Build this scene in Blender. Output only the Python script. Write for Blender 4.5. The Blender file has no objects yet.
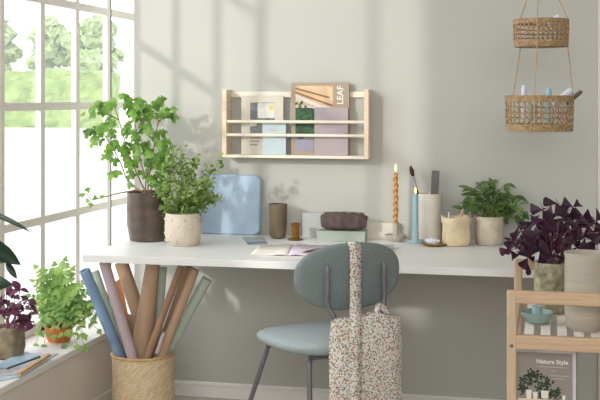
import bpy, math, random
from mathutils import Vector, Matrix, noise
R = math.radians
S = bpy.context.scene
COL = S.collection
rnd = random.Random(7)
# ------------------------------------------------------------------ camera geometry
F, HZ, EYE, WD = 1100.0, 98.0, 1.35, 4.754
TH = math.atan(252/1100.0); SN, CS = math.sin(TH), math.cos(TH)
def at(u, v, y):
    """pixel (u,v) seen on the vertical plane at world depth y (the desk wall is y=0)"""
    t = (u-300)/F; yc = WD+y; d = yc/(CS+t*SN)
    return Vector((d*(-SN+t*CS), y, EYE-(v-HZ)/F*d))
def on(u, v, z):
    """pixel (u,v) seen on the horizontal plane at height z"""
    t = (u-300)/F; d = (EYE-z)*F/(v-HZ)
    return Vector((d*(-SN+t*CS), d*(CS+t*SN)-WD, z))
cam = bpy.data.cameras.new('camera'); co = bpy.data.objects.new('camera', cam); COL.objects.link(co)
co.location = (0, -WD, EYE); co.rotation_euler = (R(90), 0, TH)
cam.sensor_width = 36; cam.lens = 36*F/600; cam.shift_y = -(200-HZ)/600
cam.clip_start = .05; cam.clip_end = 400
S.camera = co
S.view_settings.view_transform = 'Standard'; S.view_settings.look = 'None'
S.view_settings.gamma = 1; S.view_settings.exposure = 0; S.view_settings.use_curve_mapping = False

# ------------------------------------------------------------------ materials
def lin(h):
    h = h.lstrip('#'); o = []
    for i in (0, 2, 4):
        c = int(h[i:i+2], 16)/255
        o.append(c/12.92 if c <= .04045 else ((c+.055)/1.055)**2.4)
    return tuple(o)
def M(name, col, rough=.6, var=.1, scale=25, bump=0, bscale=None, metal=0, stretch=None, trans=0, ior=1.45, sss=0, coat=0, col2=None, emis=None):
    m = bpy.data.materials.new(name); m.use_nodes = True
    nt = m.node_tree; N = nt.nodes; L = nt.links; b = N['Principled BSDF']
    c = lin(col)
    tc = N.new('ShaderNodeTexCoord'); mp = N.new('ShaderNodeMapping'); L.new(tc.outputs['Object'], mp.inputs[0])
    if stretch: mp.inputs['Scale'].default_value = stretch
    nz = N.new('ShaderNodeTexNoise'); nz.inputs['Scale'].default_value = scale; nz.inputs['Detail'].default_value = 4
    L.new(mp.outputs[0], nz.inputs['Vector'])
    rp = N.new('ShaderNodeValToRGB'); rp.color_ramp.elements[0].position = .3; rp.color_ramp.elements[1].position = .7
    if col2: a, d = lin(col2), c
    else: a, d = tuple(x*(1-var) for x in c), tuple(min(1, x*(1+var)) for x in c)
    rp.color_ramp.elements[0].color = (*a, 1); rp.color_ramp.elements[1].color = (*d, 1)
    L.new(nz.outputs['Fac'], rp.inputs[0]); L.new(rp.outputs[0], b.inputs['Base Color'])
    b.inputs['Roughness'].default_value = rough; b.inputs['Metallic'].default_value = metal
    b.inputs['Transmission Weight'].default_value = trans; b.inputs['IOR'].default_value = ior
    b.inputs['Coat Weight'].default_value = coat
    if bump:
        n2 = N.new('ShaderNodeTexNoise'); n2.inputs['Scale'].default_value = bscale or scale*3; n2.inputs['Detail'].default_value = 3
        L.new(mp.outputs[0], n2.inputs['Vector'])
        bp = N.new('ShaderNodeBump'); bp.inputs['Strength'].default_value = bump; bp.inputs['Distance'].default_value = .004
        L.new(n2.outputs['Fac'], bp.inputs['Height']); L.new(bp.outputs[0], b.inputs['Normal'])
    if emis:
        b.inputs['Emission Color'].default_value = (*lin(emis[0]), 1); b.inputs['Emission Strength'].default_value = emis[1]
    return m
def leafmat(name, c1, c2, tr=.35, rough=.5, scale=18):
    m = M(name, c1, rough, scale=scale, col2=c2); nt = m.node_tree; N = nt.nodes; L = nt.links
    b = N['Principled BSDF']; t = N.new('ShaderNodeBsdfTranslucent'); mx = N.new('ShaderNodeMixShader')
    rp = [n for n in N if n.type == 'VALTORGB'][0]
    L.new(rp.outputs[0], t.inputs['Color']); mx.inputs[0].default_value = tr
    L.new(b.outputs[0], mx.inputs[1]); L.new(t.outputs[0], mx.inputs[2]); L.new(mx.outputs[0], N['Material Output'].inputs[0])
    return m
def glassmat(name, tint=(1, 1, 1), gl=.06):
    m = bpy.data.materials.new(name); m.use_nodes = True; nt = m.node_tree; N = nt.nodes; L = nt.links
    N.remove(N['Principled BSDF'])
    t = N.new('ShaderNodeBsdfTransparent'); t.inputs[0].default_value = (*tint, 1)
    g = N.new('ShaderNodeBsdfGlossy'); g.inputs['Roughness'].default_value = .03
    mx = N.new('ShaderNodeMixShader'); mx.inputs[0].default_value = gl
    L.new(t.outputs[0], mx.inputs[1]); L.new(g.outputs[0], mx.inputs[2]); L.new(mx.outputs[0], N['Material Output'].inputs[0])
    return m
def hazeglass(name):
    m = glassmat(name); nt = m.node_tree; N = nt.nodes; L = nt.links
    t = N.new('ShaderNodeBsdfTranslucent'); t.inputs[0].default_value = (1, 1, 1, 1); mx = N.new('ShaderNodeMixShader'); mx.inputs[0].default_value = .045  # translucent white mix imitates glare over the outdoor view
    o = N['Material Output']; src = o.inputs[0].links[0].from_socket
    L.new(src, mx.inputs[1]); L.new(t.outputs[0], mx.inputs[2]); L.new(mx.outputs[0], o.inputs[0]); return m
def math_node(nt, op, a, b=None):
    n = nt.nodes.new('ShaderNodeMath'); n.operation = op
    for i, x in enumerate((a, b)):
        if x is None: continue
        if isinstance(x, (int, float)): n.inputs[i].default_value = x
        else: nt.links.new(x, n.inputs[i])
    return n.outputs[0]
def weavemat(name, c1, c2, c3, rad, cell):
    """diagonal splint weave round a basket's axis"""
    m = bpy.data.materials.new(name); m.use_nodes = True; nt = m.node_tree; N = nt.nodes; L = nt.links; b = N['Principled BSDF']
    tc = N.new('ShaderNodeTexCoord'); sp = N.new('ShaderNodeSeparateXYZ'); L.new(tc.outputs['Object'], sp.inputs[0])
    ang = math_node(nt, 'ARCTAN2', sp.outputs[1], sp.outputs[0]); arc = math_node(nt, 'MULTIPLY', ang, rad)
    p = math_node(nt, 'ADD', arc, sp.outputs[2]); q = math_node(nt, 'SUBTRACT', arc, sp.outputs[2])
    cb = N.new('ShaderNodeCombineXYZ'); L.new(p, cb.inputs[0]); L.new(q, cb.inputs[1])
    br = N.new('ShaderNodeTexBrick'); L.new(cb.outputs[0], br.inputs['Vector']); br.inputs['Scale'].default_value = 1
    br.inputs['Brick Width'].default_value = cell*3; br.inputs['Row Height'].default_value = cell; br.inputs['Mortar Size'].default_value = cell*.07
    br.inputs['Color1'].default_value = (*lin(c1), 1); br.inputs['Color2'].default_value = (*lin(c2), 1); br.inputs['Mortar'].default_value = (*lin(c3), 1)
    nz = N.new('ShaderNodeTexNoise'); nz.inputs['Scale'].default_value = 14; L.new(tc.outputs['Object'], nz.inputs['Vector'])
    mx = N.new('ShaderNodeMixRGB'); mx.blend_type = 'MULTIPLY'; mx.inputs[0].default_value = .5
    rp = N.new('ShaderNodeValToRGB'); rp.color_ramp.elements[0].position = .35; rp.color_ramp.elements[0].color = (.88, .80, .68, 1); rp.color_ramp.elements[1].position = .6
    L.new(nz.outputs['Fac'], rp.inputs[0]); L.new(br.outputs['Color'], mx.inputs[1]); L.new(rp.outputs[0], mx.inputs[2])
    L.new(mx.outputs[0], b.inputs['Base Color']); b.inputs['Roughness'].default_value = .6
    bp = N.new('ShaderNodeBump'); bp.inputs['Strength'].default_value = .5; bp.inputs['Distance'].default_value = .002
    L.new(br.outputs['Fac'], bp.inputs['Height']); bp.invert = True; L.new(bp.outputs[0], b.inputs['Normal'])
    return m
def floralmat(name):
    m = bpy.data.materials.new(name); m.use_nodes = True; nt = m.node_tree; N = nt.nodes; L = nt.links; b = N['Principled BSDF']
    tc = N.new('ShaderNodeTexCoord'); cur = None
    base = lin('#e6e2da')
    prev = None
    for (sc, col, th, off) in ((100, '#6f8375', .33, 0), (140, '#8b9a8a', .3, 3.1), (105, '#c08069', .28, 7.7), (120, '#a46c64', .23, 12.3), (110, '#c79a5e', .25, 17.9)):
        mp = N.new('ShaderNodeMapping'); mp.inputs['Location'].default_value = (off, off*.7, off*.3); L.new(tc.outputs['Object'], mp.inputs[0])
        v = N.new('ShaderNodeTexVoronoi'); v.inputs['Scale'].default_value = sc; L.new(mp.outputs[0], v.inputs['Vector'])
        k = math_node(nt, 'LESS_THAN', v.outputs['Distance'], th)
        mx = N.new('ShaderNodeMixRGB'); L.new(k, mx.inputs[0])
        if prev is None: mx.inputs[1].default_value = (*base, 1)
        else: L.new(prev, mx.inputs[1])
        mx.inputs[2].default_value = (*lin(col), 1); prev = mx.outputs[0]
    L.new(prev, b.inputs['Base Color']); b.inputs['Roughness'].default_value = .85
    return m

m_wall = M('wall paint', '#bcbbb3', .75, .015, 3, .05, 60)
m_white = M('white paint', '#e9e6e1', .5, .015, 6)
m_frame = M('window paint', '#efe9e1', .5, .02, 8)
m_lowwall = M('plinth paint', '#ded5c8', .7, .02, 4)
m_floor = M('floor', '#c9bdb0', .5, .08, 5, stretch=(1, 14, 1))
m_ceil = M('ceiling paint', '#e6e6e2', .8, .01, 5)
m_skirt = M('skirting', '#f2eeeb', .5, .02, 8)
m_desk = M('desk laminate', '#e4e3e0', .42, .012, 10)
m_pine = M('pine', '#e6d2b8', .5, .08, 9, stretch=(1, 1, 14), bump=.05)
m_pineh = M('pine horizontal', '#ece0ce', .5, .06, 9, stretch=(1, 12, 12))
m_beech = M('beech', '#c9ae90', .5, .1, 10, stretch=(10, 10, 1))
m_beechh = M('beech rail', '#c7a88a', .5, .12, 10, stretch=(1, 12, 12))
m_slat = M('slat', '#eee4d8', .55, .05, 10, stretch=(12, 1, 12))
m_brownpot = M('brown glaze', '#4f4137', .28, .35, 9, coat=.4, stretch=(1, 1, 3))
m_cream = M('rough cream clay', '#d9ccb9', .8, .08, 20, .35, 60)
m_bark = M('speckled clay', '#9c8d74', .85, .35, 28, .8, 40, col2='#6b6250')
m_mottle = M('mottled clay', '#bfb89c', .8, .35, 38, .9, 45, col2='#6f6c4c')
m_soil = M('soil', '#3c2c20', .95, .3, 40, .8)
m_blue = M('blue suede', '#b2c6da', .85, .13, 9, .15, 90)
m_bluep = M('blue piping', '#9cb6cf', .7, .05)
m_taupe = M('taupe ceramic', '#6c5f4b', .6, .15, 22)
m_amber = M('amber glass', '#b07f1e', .08, .03, trans=.75, ior=1.45)
m_chairf = M('chair fabric', '#7f8988', .9, .12, 160, .25, 260)
m_seatf = M('seat fabric', '#a9b2b5', .9, .1, 160, .25, 260)
m_tube = M('grey steel tube', '#77747a', .4, .05, metal=.3)
m_rope = M('jute', '#bc9d78', .9, .25, 120)
m_weave = M('seagrass', '#c6aa84', .85, .3, 110, .5, 160, col2='#8a6d4c')
m_kraft = M('kraft paper', '#b99a7e', .8, .1, 14, stretch=(1, 1, .3))
m_kraftd = M('dark kraft paper', '#9c7b62', .8, .1, 14)
m_bluer = M('blue paper', '#7f9bb9', .7, .08, 12)
m_greenr = M('pale green paper', '#b6c5b3', .7, .05, 12)
m_pinkr = M('dusty pink paper', '#bea9ad', .7, .06, 12)
m_rust = M('rust paper', '#b5763f', .8, .1, 14)
m_bamboo = weavemat('bamboo weave', '#f0dfc2', '#dfc8a0', '#bd9f78', .125, .012)
m_bamrim = M('bamboo rim', '#cfa873', .6, .15, 30)
m_corduroy = M('brown corduroy', '#5b4c4a', .92, .2, 30, .4, 120)
m_boxg = M('grey green card', '#a3aca2', .7, .02)
m_grey = M('grey card', '#b9bab9', .7, .02)
m_creamc = M('cream card', '#e0d8cb', .7, .02)
m_paper = M('paper', '#e9e4da', .8, .02)
m_pinkp = M('pale lilac paper', '#d8cbd6', .8, .02)
m_stone = M('stoneware', '#b3aa9c', .7, .12, 60)
m_orange = M('orange wax', '#b98346', .45, .08)
m_bluew = M('blue wax', '#9cc2cd', .4, .1, 4)
m_blueg = M('light blue glaze', '#a9c3c6', .4, .04)
m_vase = M('ivory vase', '#e6dccf', .6, .03, 20)
m_gold = M('gold enamel', '#a27f3c', .35, .1, metal=.6)
m_tissue = M('white tissue', '#dfe3ec', .8, .03)
m_bagp = M('washable paper', '#e4d0ac', .75, .14, 18, .3, 30)
m_peg = M('pale wood peg', '#d8a98a', .6, .05)
m_pewter = M('dark grey', '#6d6664', .6, .05)
m_black = M('black', '#1c191b', .6, .1)
m_silver = M('silver', '#b9b7b8', .3, .03, metal=.7)
m_teal = M('teal glaze', '#93aaa6', .45, .06, 12)
m_beigev = M('beige vase glaze', '#b3aa9b', .6, .08, 30, stretch=(.4, .4, 4))
m_flame = M('flame', '#ffd58a', .5, 0, emis=('#ffc46b', 6))
m_wick = M('wick', '#2a2320', .9)
m_terra = M('terracotta', '#c7733f', .8, .1)
m_floral = floralmat('floral cotton')
m_stem = M('stem brown', '#8a6f52', .7, .2, 30)
m_stemg = M('stem green', '#7f8c4a', .7, .2, 30)
m_stemp = M('stem purple', '#7a4b55', .6, .2, 30)
l_ger = leafmat('lobed leaf', '#97c052', '#3f702f', .42)
l_small = leafmat('small leaf', '#aebf70', '#567a38', .3, scale=25)
l_dark = leafmat('pointed leaf', '#7d9656', '#35552b', .25, .4, 22)
l_ox = leafmat('oxalis leaf', '#4c2038', '#241629', .25, .45, 14)
l_fern = leafmat('fern leaf', '#b4cf74', '#649a4e', .4, scale=12)
l_col = leafmat('coleus leaf', '#86426a', '#3d2a2c', .3, .5, 20)
l_big = leafmat('big leaf', '#33503a', '#16291c', .12, .28, 10)
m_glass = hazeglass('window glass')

# ------------------------------------------------------------------ mesh builder
class MB:
    def __init__(s): s.v = []; s.f = []
    def add(s, vs, fs):
        n = len(s.v); s.v += [Vector(p) for p in vs]; s.f += [tuple(n+i for i in f) for f in fs]; return s
    def box(s, c, d, rot=None):
        c = Vector(c); vs = []
        for z in (-.5, .5):
            for x, y in ((-.5, -.5), (.5, -.5), (.5, .5), (-.5, .5)):
                p = Vector((x*d[0], y*d[1], z*d[2]))
                if rot is not None: p = rot @ p
                vs.append(c+p)
        return s.add(vs, [(3, 2, 1, 0), (4, 5, 6, 7), (0, 1, 5, 4), (1, 2, 6, 5), (2, 3, 7, 6), (3, 0, 4, 7)])
    def bx(s, a, b):
        return s.box([(a[i]+b[i])/2 for i in range(3)], [abs(b[i]-a[i]) for i in range(3)])
    def lathe(s, prof, seg=40, c=(0, 0, 0), wob=0, sx=1, sy=1, close=True):
        c = Vector(c); vs = []; fs = []; n = len(prof)
        for j in range(seg):
            a = 2*math.pi*j/seg
            for i, (r, z) in enumerate(prof):
                k = 1+wob*noise.noise(Vector((math.cos(a)*2, math.sin(a)*2, z*20)))
                vs.append(c+Vector((r*k*math.cos(a)*sx, r*k*math.sin(a)*sy, z)))
        for j in range(seg):
            q = (j+1) % seg
            for i in range(n-1): fs.append((j*n+i, q*n+i, q*n+i+1, j*n+i+1))
        if close:
            if prof[0][0] > 1e-5: fs.append(tuple(j*n for j in reversed(range(seg))))
            if prof[-1][0] > 1e-5: fs.append(tuple(j*n+n-1 for j in range(seg)))
        return s.add(vs, fs)
    def tube(s, pts, r, seg=8, cap=True, closed=False):
        pts = [Vector(p) for p in pts]; n = len(pts)
        rs = r if isinstance(r, (list, tuple)) else [r]*n
        vs = []; fs = []; up = None
        for i, p in enumerate(pts):
            if closed: t = pts[(i+1) % n]-pts[i-1]
            else: t = pts[min(i+1, n-1)]-pts[max(i-1, 0)]
            t.normalize()
            if up is None:
                up = t.orthogonal().normalized()
            else:
                up = (up-t*up.dot(t));
                up = up.normalized() if up.length > 1e-6 else t.orthogonal().normalized()
            b = t.cross(up)
            for k in range(seg):
                a = 2*math.pi*k/seg; vs.append(p+(up*math.cos(a)+b*math.sin(a))*rs[i])
        for i in range(n if closed else n-1):
            q = (i+1) % n
            for k in range(seg):
                l = (k+1) % seg; fs.append((i*seg+k, i*seg+l, q*seg+l, q*seg+k))
        if cap and not closed:
            fs.append(tuple(reversed(range(seg)))); fs.append(tuple((n-1)*seg+k for k in range(seg)))
        return s.add(vs, fs)
    def hollow(s, a, b, r0, r1, seg=20, wall=.003):
        """paper roll: a tube open at its top end b"""
        a, b = Vector(a), Vector(b); t = (b-a).normalized(); up = t.orthogonal().normalized(); w = t.cross(up)
        prof = [(a, r0), (a+(b-a)*.5, (r0+r1)/2), (b, r1), (b, max(r1-wall, r1*.6)), (b-t*.05, max(r1-wall, r1*.6)), (b-t*.05, 0.0005)]
        vs = []; fs = []
        for k in range(seg):
            an = 2*math.pi*k/seg; e = up*math.cos(an)+w*math.sin(an)
            for p, r in prof: vs.append(p+e*r)
        n = len(prof)
        for k in range(seg):
            q = (k+1) % seg
            for i in range(n-1): fs.append((k*n+i, q*n+i, q*n+i+1, k*n+i+1))
        fs.append(tuple(k*n for k in reversed(range(seg))))
        return s.add(vs, fs)
    def ell(s, c, r, seg=12, rings=8, rot=None):
        c = Vector(c); vs = []; fs = []
        for i in range(rings+1):
            p = math.pi*i/rings
            for j in range(seg):
                a = 2*math.pi*j/seg; q = Vector((r[0]*math.sin(p)*math.cos(a), r[1]*math.sin(p)*math.sin(a), r[2]*math.cos(p)))
                if rot is not None: q = rot @ q
                vs.append(c+q)
        for i in range(rings):
            for j in range(seg):
                k = (j+1) % seg; fs.append((i*seg+j, (i+1)*seg+j, (i+1)*seg+k, i*seg+k))
        return s.add(vs, fs)
    def slab(s, outline, th, f=None):
        """extrude a 2D outline (x,z) by th in y; f maps the points"""
        n = len(outline); vs = [Vector((x, -th/2, z)) for x, z in outline]+[Vector((x, th/2, z)) for x, z in outline]
        if f: vs = [f(p) for p in vs]
        fs = [tuple(range(n)), tuple(reversed(range(n, 2*n)))]+[(i, i+n, (i+1) % n+n, (i+1) % n) for i in range(n)]
        return s.add(vs, fs)
    def poly(s, pts): return s.add(pts, [tuple(range(len(pts)))])
    def frame(s, d, nrm):
        x = Vector(d).normalized(); z = Vector(nrm); z = z-x*z.dot(x)
        if z.length < 1e-4: z = x.orthogonal()
        z.normalize(); y = z.cross(x); return x, y, z
    def leaf(s, p, d, nrm, L, W, prof, fold=.25, droop=.2):
        x, y, z = s.frame(d, nrm); p = Vector(p); vs = []; fs = []; n = len(prof)
        for t, w in prof:
            b = p+x*(t*L)-z*(droop*t*t*L)
            vs += [b, b-y*(w*W)+z*(w*W*fold), b+y*(w*W)+z*(w*W*fold)]
        for i in range(n-1):
            a, b = 3*i, 3*i+3
            fs += [(a, b, b+1, a+1), (a, a+2, b+2, b)]
        return s.add(vs, fs)
    def lobed(s, p, d, nrm, L, lobes=2.5, deep=.5, cup=.15):
        x, y, z = s.frame(d, nrm); p = Vector(p); vs = [p]; N = 24; fs = []
        for i in range(N+1):
            a = R(-158+316*i/N)
            r = (1-deep+deep*abs(math.cos(lobes*a*.94))**.9)*(.70+.30*math.cos(a))*L*(1+.10*math.sin(i*2.6))
            vs.append(p+x*(r*math.cos(a)+.18*L)+y*(r*math.sin(a))-z*(cup*r*r/L))
        vs[0] = p+x*.12*L
        fs = [(0, i+1, i+2) for i in range(N)]
        return s.add(vs, fs)
    def build(s, name, mat, parent=None, loc=None, label=None, cat=None, group=None, kind=None, bevel=0, smooth=True, ang=38, sub=0, seg=2, rotz=0, solid=0):
        me = bpy.data.meshes.new(name); me.from_pydata([tuple(p) for p in s.v], [], s.f); me.update()
        if mat: me.materials.append(mat)
        if smooth: me.shade_smooth(); me.set_sharp_from_angle(angle=R(ang))
        o = bpy.data.objects.new(name, me); COL.objects.link(o)
        if parent: o.parent = parent
        if loc is not None: o.location = loc
        if rotz: o.rotation_euler.z = rotz
        if solid:
            q = o.modifiers.new('solid', 'SOLIDIFY'); q.thickness = solid; q.offset = 0
        if bevel:
            q = o.modifiers.new('bevel', 'BEVEL'); q.width = bevel; q.segments = seg; q.limit_method = 'ANGLE'
        if sub:
            q = o.modifiers.new('sub', 'SUBSURF'); q.levels = sub; q.render_levels = sub
        tag(o, label, cat, group, kind); return o
def tag(o, label=None, cat=None, group=None, kind=None):
    for k, x in (('label', label), ('category', cat), ('group', group), ('kind', kind)):
        if x: o[k] = x
    return o
def thing(name, label, cat, loc=(0, 0, 0), rotz=0, group=None):
    o = bpy.data.objects.new(name, None); COL.objects.link(o); o.empty_display_size = .05
    o.location = loc; o.rotation_euler = (0, 0, rotz); return tag(o, label, cat, group)
def struct(name, mb, mat, parent=None, **k):
    return mb.build(name, mat, parent, kind=None if parent else 'structure', **k)
def text(name, body, size, mat, parent, mtx, bold=0):
    c = bpy.data.curves.new(name, 'FONT'); c.body = body; c.size = size; c.extrude = .0003; c.offset = bold; c.align_x = 'CENTER'; c.align_y = 'CENTER'
    t = bpy.data.objects.new(name, c); COL.objects.link(t)
    dg = bpy.context.evaluated_depsgraph_get(); me = bpy.data.meshes.new_from_object(t.evaluated_get(dg))
    bpy.data.objects.remove(t); me.transform(mtx); me.materials.clear(); me.materials.append(mat)
    o = bpy.data.objects.new(name, me); COL.objects.link(o); o.parent = parent; return o
FRONT = Matrix.Rotation(R(90), 4, 'X')      # text lying in XY -> standing, facing -y
def rrect(w, h, r, n=6, x0=0, z0=0):
    o = []
    for cx, cz, a0 in ((w/2-r, h/2-r, 0), (-w/2+r, h/2-r, 90), (-w/2+r, -h/2+r, 180), (w/2-r, -h/2+r, 270)):
        for i in range(n+1):
            a = R(a0+90*i/n); o.append((x0+cx+r*math.cos(a), z0+cz+r*math.sin(a)))
    return o

# ------------------------------------------------------------------ the room
YB = -6.6
struct('floor', MB().bx((-2.3, YB, -.1), (2.6, 1.1, 0)), m_floor)
struct('ceiling', MB().bx((-2.3, YB, 3.0), (2.6, 1.1, 3.1)), m_ceil)
struct('wall_back', MB().bx((-1.866, 0, 0), (2.6, 1.0, 3.0)), m_wall)
struct('wall_front', MB().bx((-2.3, YB-.1, 0), (2.6, YB, 3.0)), m_wall)
struct('wall_right', MB().bx((2.5, YB, 0), (2.6, 0, 3.0)), m_wall)
w = MB(); w.bx((-1.84, 0-.014, 0), (.187, 0, .055)); w.bx((-1.84, -.02, .055), (.187, 0, .061)); w.bx((-1.84, -.011, .061), (.187, 0, .068))
struct('baseboard_back', w, m_skirt, bevel=.002)
w = MB().bx((.187, -.03, 0), (.30, 0, 2.6)); struct('trim_1', w, M('casing', '#d9d2cb', .5, .02), bevel=.004)
WX = -2.1; T1 = 1.3; YE = -1.53
w = MB().bx((-2.2, YB, 0), (-1.83, 1.0, .34)); struct('wall_left', w, m_lowwall)
w = MB().bx((-2.2, YE-.001, .34), (-2.1001, 1.1, .366)); w.bx((-2.1, YB, .34), (-1.822, 1.0, .366))
struct('trim_2', w, m_white, bevel=.004)
struct('baseboard_left', MB().bx((-1.83, YB, 0), (-1.812, 0, .118)), m_lowwall, bevel=.003)
w = MB(); w.bx((-2.2, YB, .366), (WX, YE, T1)); w.bx((-2.2, YB, T1), (WX, -3.02, 3)); w.bx((-2.2, YB, 2.85), (WX, 1.1, 3)); w.bx((-2.2, .99, .366), (-1.866, 1.1, 2.85))  # unseen parapet up to T1, added to keep sun off the under-desk wall
struct('wall_outer', w, m_wall)
muns = [YE+.01, -1.163, -.81, -.457, -.104, .254, .602, .96]
def window(name, ys, z0, z1, zs):
    w = MB()
    for y in ys: w.bx((WX-.025, y-.02, z0), (WX, y+.02, z1))
    for z in zs: w.bx((WX-.0245, ys[0], z-.0175), (WX-.0005, ys[-1], z+.0175))
    w.bx((WX-.05, ys[0], z0), (WX, ys[-1], z0+.045)); w.bx((WX-.05, ys[0], z1-.045), (WX, ys[-1], z1))
    fr = struct(name, w, m_frame, bevel=.003)
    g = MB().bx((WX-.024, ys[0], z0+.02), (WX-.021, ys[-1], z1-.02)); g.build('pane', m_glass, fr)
    return fr
w1 = window('window_1', muns, .366, 2.85, [.8325, 1.315, 1.768, 2.25])
MB().bx((WX-.026, .274, .37), (WX+.001, .281, 2.83)).build('seal', m_black, w1)
window('window_unseen', [-3.0, -2.46, YE-.02], T1, 2.85, [2.0])  # unseen window, extent chosen to bound the sun on the back wall

# ------------------------------------------------------------------ outdoors
m_road = M('pale paving', '#c9c6c2', .9, .04, .5)
m_verge = M('verge', '#cdb8a6', .9, .1, 1.5)
m_hedge = M('hedge', '#9fb56a', .9, .3, 1.2, col2='#5f7d3c', bump=1, bscale=3)
m_treel = M('far tree', '#b3c08e', .9, .3, .9, col2='#7f9862', bump=1, bscale=2)
struct('ground', MB().bx((-140, -30, -.4), (-2.2, 140, -.3)), m_road)
struct('verge', MB().bx((-60, 44, -.3), (-2.5, 49, -.22)), m_verge)
def hedge(name, x0, x1, y, th, h, mat, amp, lab, cat, n=90, mz=18, z0=-.3):
    w = MB(); vs = []; fs = []
    per = [(0, 0)]+[(0, k/mz) for k in range(1, mz+1)]+[(th, 1), (th, 0)]
    for i in range(n+1):
        x = x0+(x1-x0)*i/n
        hh = h*(1+.12*noise.noise(Vector((x*.25, y, 3))))
        for (dy, dz) in per:
            p = Vector((x, y+dy, z0+dz*hh)); q = noise.noise_vector(p*1.1)*amp+noise.noise_vector(p*3.3)*amp*.5
            if dz > 0: p += q
            vs.append(p)
    m = len(per)
    for i in range(n):
        for k in range(m-1): fs.append((i*m+k, (i+1)*m+k, (i+1)*m+k+1, i*m+k+1))
    fs.append(tuple(range(m))); fs.append(tuple(reversed(range(n*m, n*m+m))))
    w.add(vs, fs); return w.build(name, mat, label=lab, cat=cat, smooth=False)
hedge('hedge', -42, -23.2, 50, 2.0, 3.1, m_hedge, .22, 'long clipped green hedge beyond the road outside the window', 'hedge')
def fartree(x, y, h, rx, ry, lab):
    t = thing('tree', lab, 'tree', (x, y, -.3), group=None)
    MB().tube([(0, 0, 0), (.1, 0, h*.4), (0, 0, h*.6)], [.3, .22, .12], 8).build('trunk', m_stem, t)
    w = MB()
    for k in range(46):
        a = rnd.random()*6.28; q = rnd.random()**.5; zz = rnd.uniform(-1, 1)
        s = math.sqrt(max(.05, 1-zz*zz))
        c = Vector((rx*q*s*math.cos(a), rx*q*s*math.sin(a), h*.6+ry*zz)); r = rnd.uniform(.3, .45)*rx
        n0 = len(w.v); w.ell(c, (r, r, r*.9), 28, 18)
        for i in range(n0, len(w.v)): w.v[i] += noise.noise_vector(w.v[i]*1.3)*.4+noise.noise_vector(w.v[i]*5)*.28
    w.build('crown', m_treel, t, smooth=False)
fartree(-32.3, 55, 7.0, 1.15, 2.4, 'tall narrow tree above the hedge in the leftmost window pane')
fartree(-28.9, 55, 6.2, 1.1, 2.3, 'tree above the hedge in the second column of window panes')
fartree(-26.0, 55, 6.4, 1.3, 2.5, 'broad tree above the hedge in the third column of window panes')
# ------------------------------------------------------------------ desk
DZ = .74; DY = -.773; DX0 = -1.781; DX1 = .15
t = thing('desk', 'long white desk with a thick straight-edged top running along the back wall', 'desk', (0, 0, 0))
MB().bx((DX0, DY, DZ-.028), (DX1, -.001, DZ)).build('desktop', m_desk, t, bevel=.0015)
for x in (-1.0, DX1-.1):
    w = MB().bx((x-.012, -.30, DZ-.05), (x+.012, -.002, DZ-.028)); w.bx((x-.012, -.014, DZ-.22), (x+.012, -.002, DZ-.05))
    w.build('bracket', m_white, t, bevel=.002)

# ------------------------------------------------------------------ wall rack
RX0, RX1, RZ0, RZ1, RD = -1.422, -.767, 1.087, 1.386, .09
t = thing('wall_rack', 'pale wooden magazine rack with two front rails mounted on the wall', 'rack', (RX0, 0, RZ0))
def rb(n, a, b, m, **k): return MB().bx([a[0]-RX0, a[1], a[2]-RZ0], [b[0]-RX0, b[1], b[2]-RZ0]).build(n, m, t, bevel=.0015, **k)
rb('side_panel', (RX0, -RD, RZ0), (RX0+.02, -.001, RZ1), m_pine); rb('side_panel', (RX1-.02, -RD, RZ0), (RX1, -.001, RZ1), m_pine)
rb('bottom_board', (RX0+.02, -RD, RZ0), (RX1-.02, -.001, RZ0+.013), m_pineh)
rb('back_rail', (RX0+.02, -.015, RZ1-.034), (RX1-.02, -.001, RZ1-.008), m_pineh)
for z in (1.246, 1.187):
    MB().tube([(.02, -RD+.01, z-RZ0), (RX1-RX0-.02, -RD+.01, z-RZ0)], .007, 12).build('front_rail', m_pineh, t)
def booklet(name, u0, u1, v0, y, th, mat, lab, cat, zb=None, rot=0):
    a = at(u0, v0, y); b = at(u1, v0, y); z0 = RZ0+.0135 if zb is None else zb
    o = thing(name, lab, cat, ((a.x+b.x)/2, y, z0)); W = b.x-a.x; H = (a.z+b.z)/2-z0
    cv = MB().box((0, 0, H/2), (W, th, H)).build('cover', mat, o, bevel=.0008)
    return cv, W, H
m_pic1 = M('photo grey', '#8f8f8c', .4, .3, 30, col2='#4d4f50'); m_pic2 = M('photo pale', '#cfcdc4', .4, .2, 30)
m_yel = M('yellow print', '#d2c35a', .5); m_ink = M('ink grey', '#8c8680', .6)
m_magA = M('magazine cover', '#cdc5b4', .45, .02); m_bkb = M('blue booklet', '#b9c9cc', .5, .05, 12)
m_magB = M('book cover taupe', '#a6937d', .5, .03); m_mauve = M('mauve booklet', '#a89c9e', .5, .05, 10)
m_planks = M('plank print', '#d3b48e', .5, .25, 20); m_plankd = M('plank print dark', '#8d6038', .5, .2, 20); m_leafp = M('leaf print', '#3f7a3c', .5, .4, 40, col2='#1f4426')
m_lil = M('lilac print', '#9c97a8', .5, .15, 15)
def quad(parent, name, W, pts, mat, th, off=.0005):
    return MB().poly([(x, -th/2-off, z) for x, z in pts]).build(name, mat, parent, smooth=False)
o, W, H = booklet('magazine', 241.5, 283.5, 95.5, -.035, .008, m_magA, 'cream magazine with a grey still life photo standing left in the wall rack', 'magazine')
px = W/42.0
def PX(u, v, u0=262.5, vb=154.0): return ((u-u0)*px, (vb-v)*px)
def rect(u0, v0, u1, v1, u0c, vb): return [PX(u0, v1, u0c, vb), PX(u1, v1, u0c, vb), PX(u1, v0, u0c, vb), PX(u0, v0, u0c, vb)]
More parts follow.
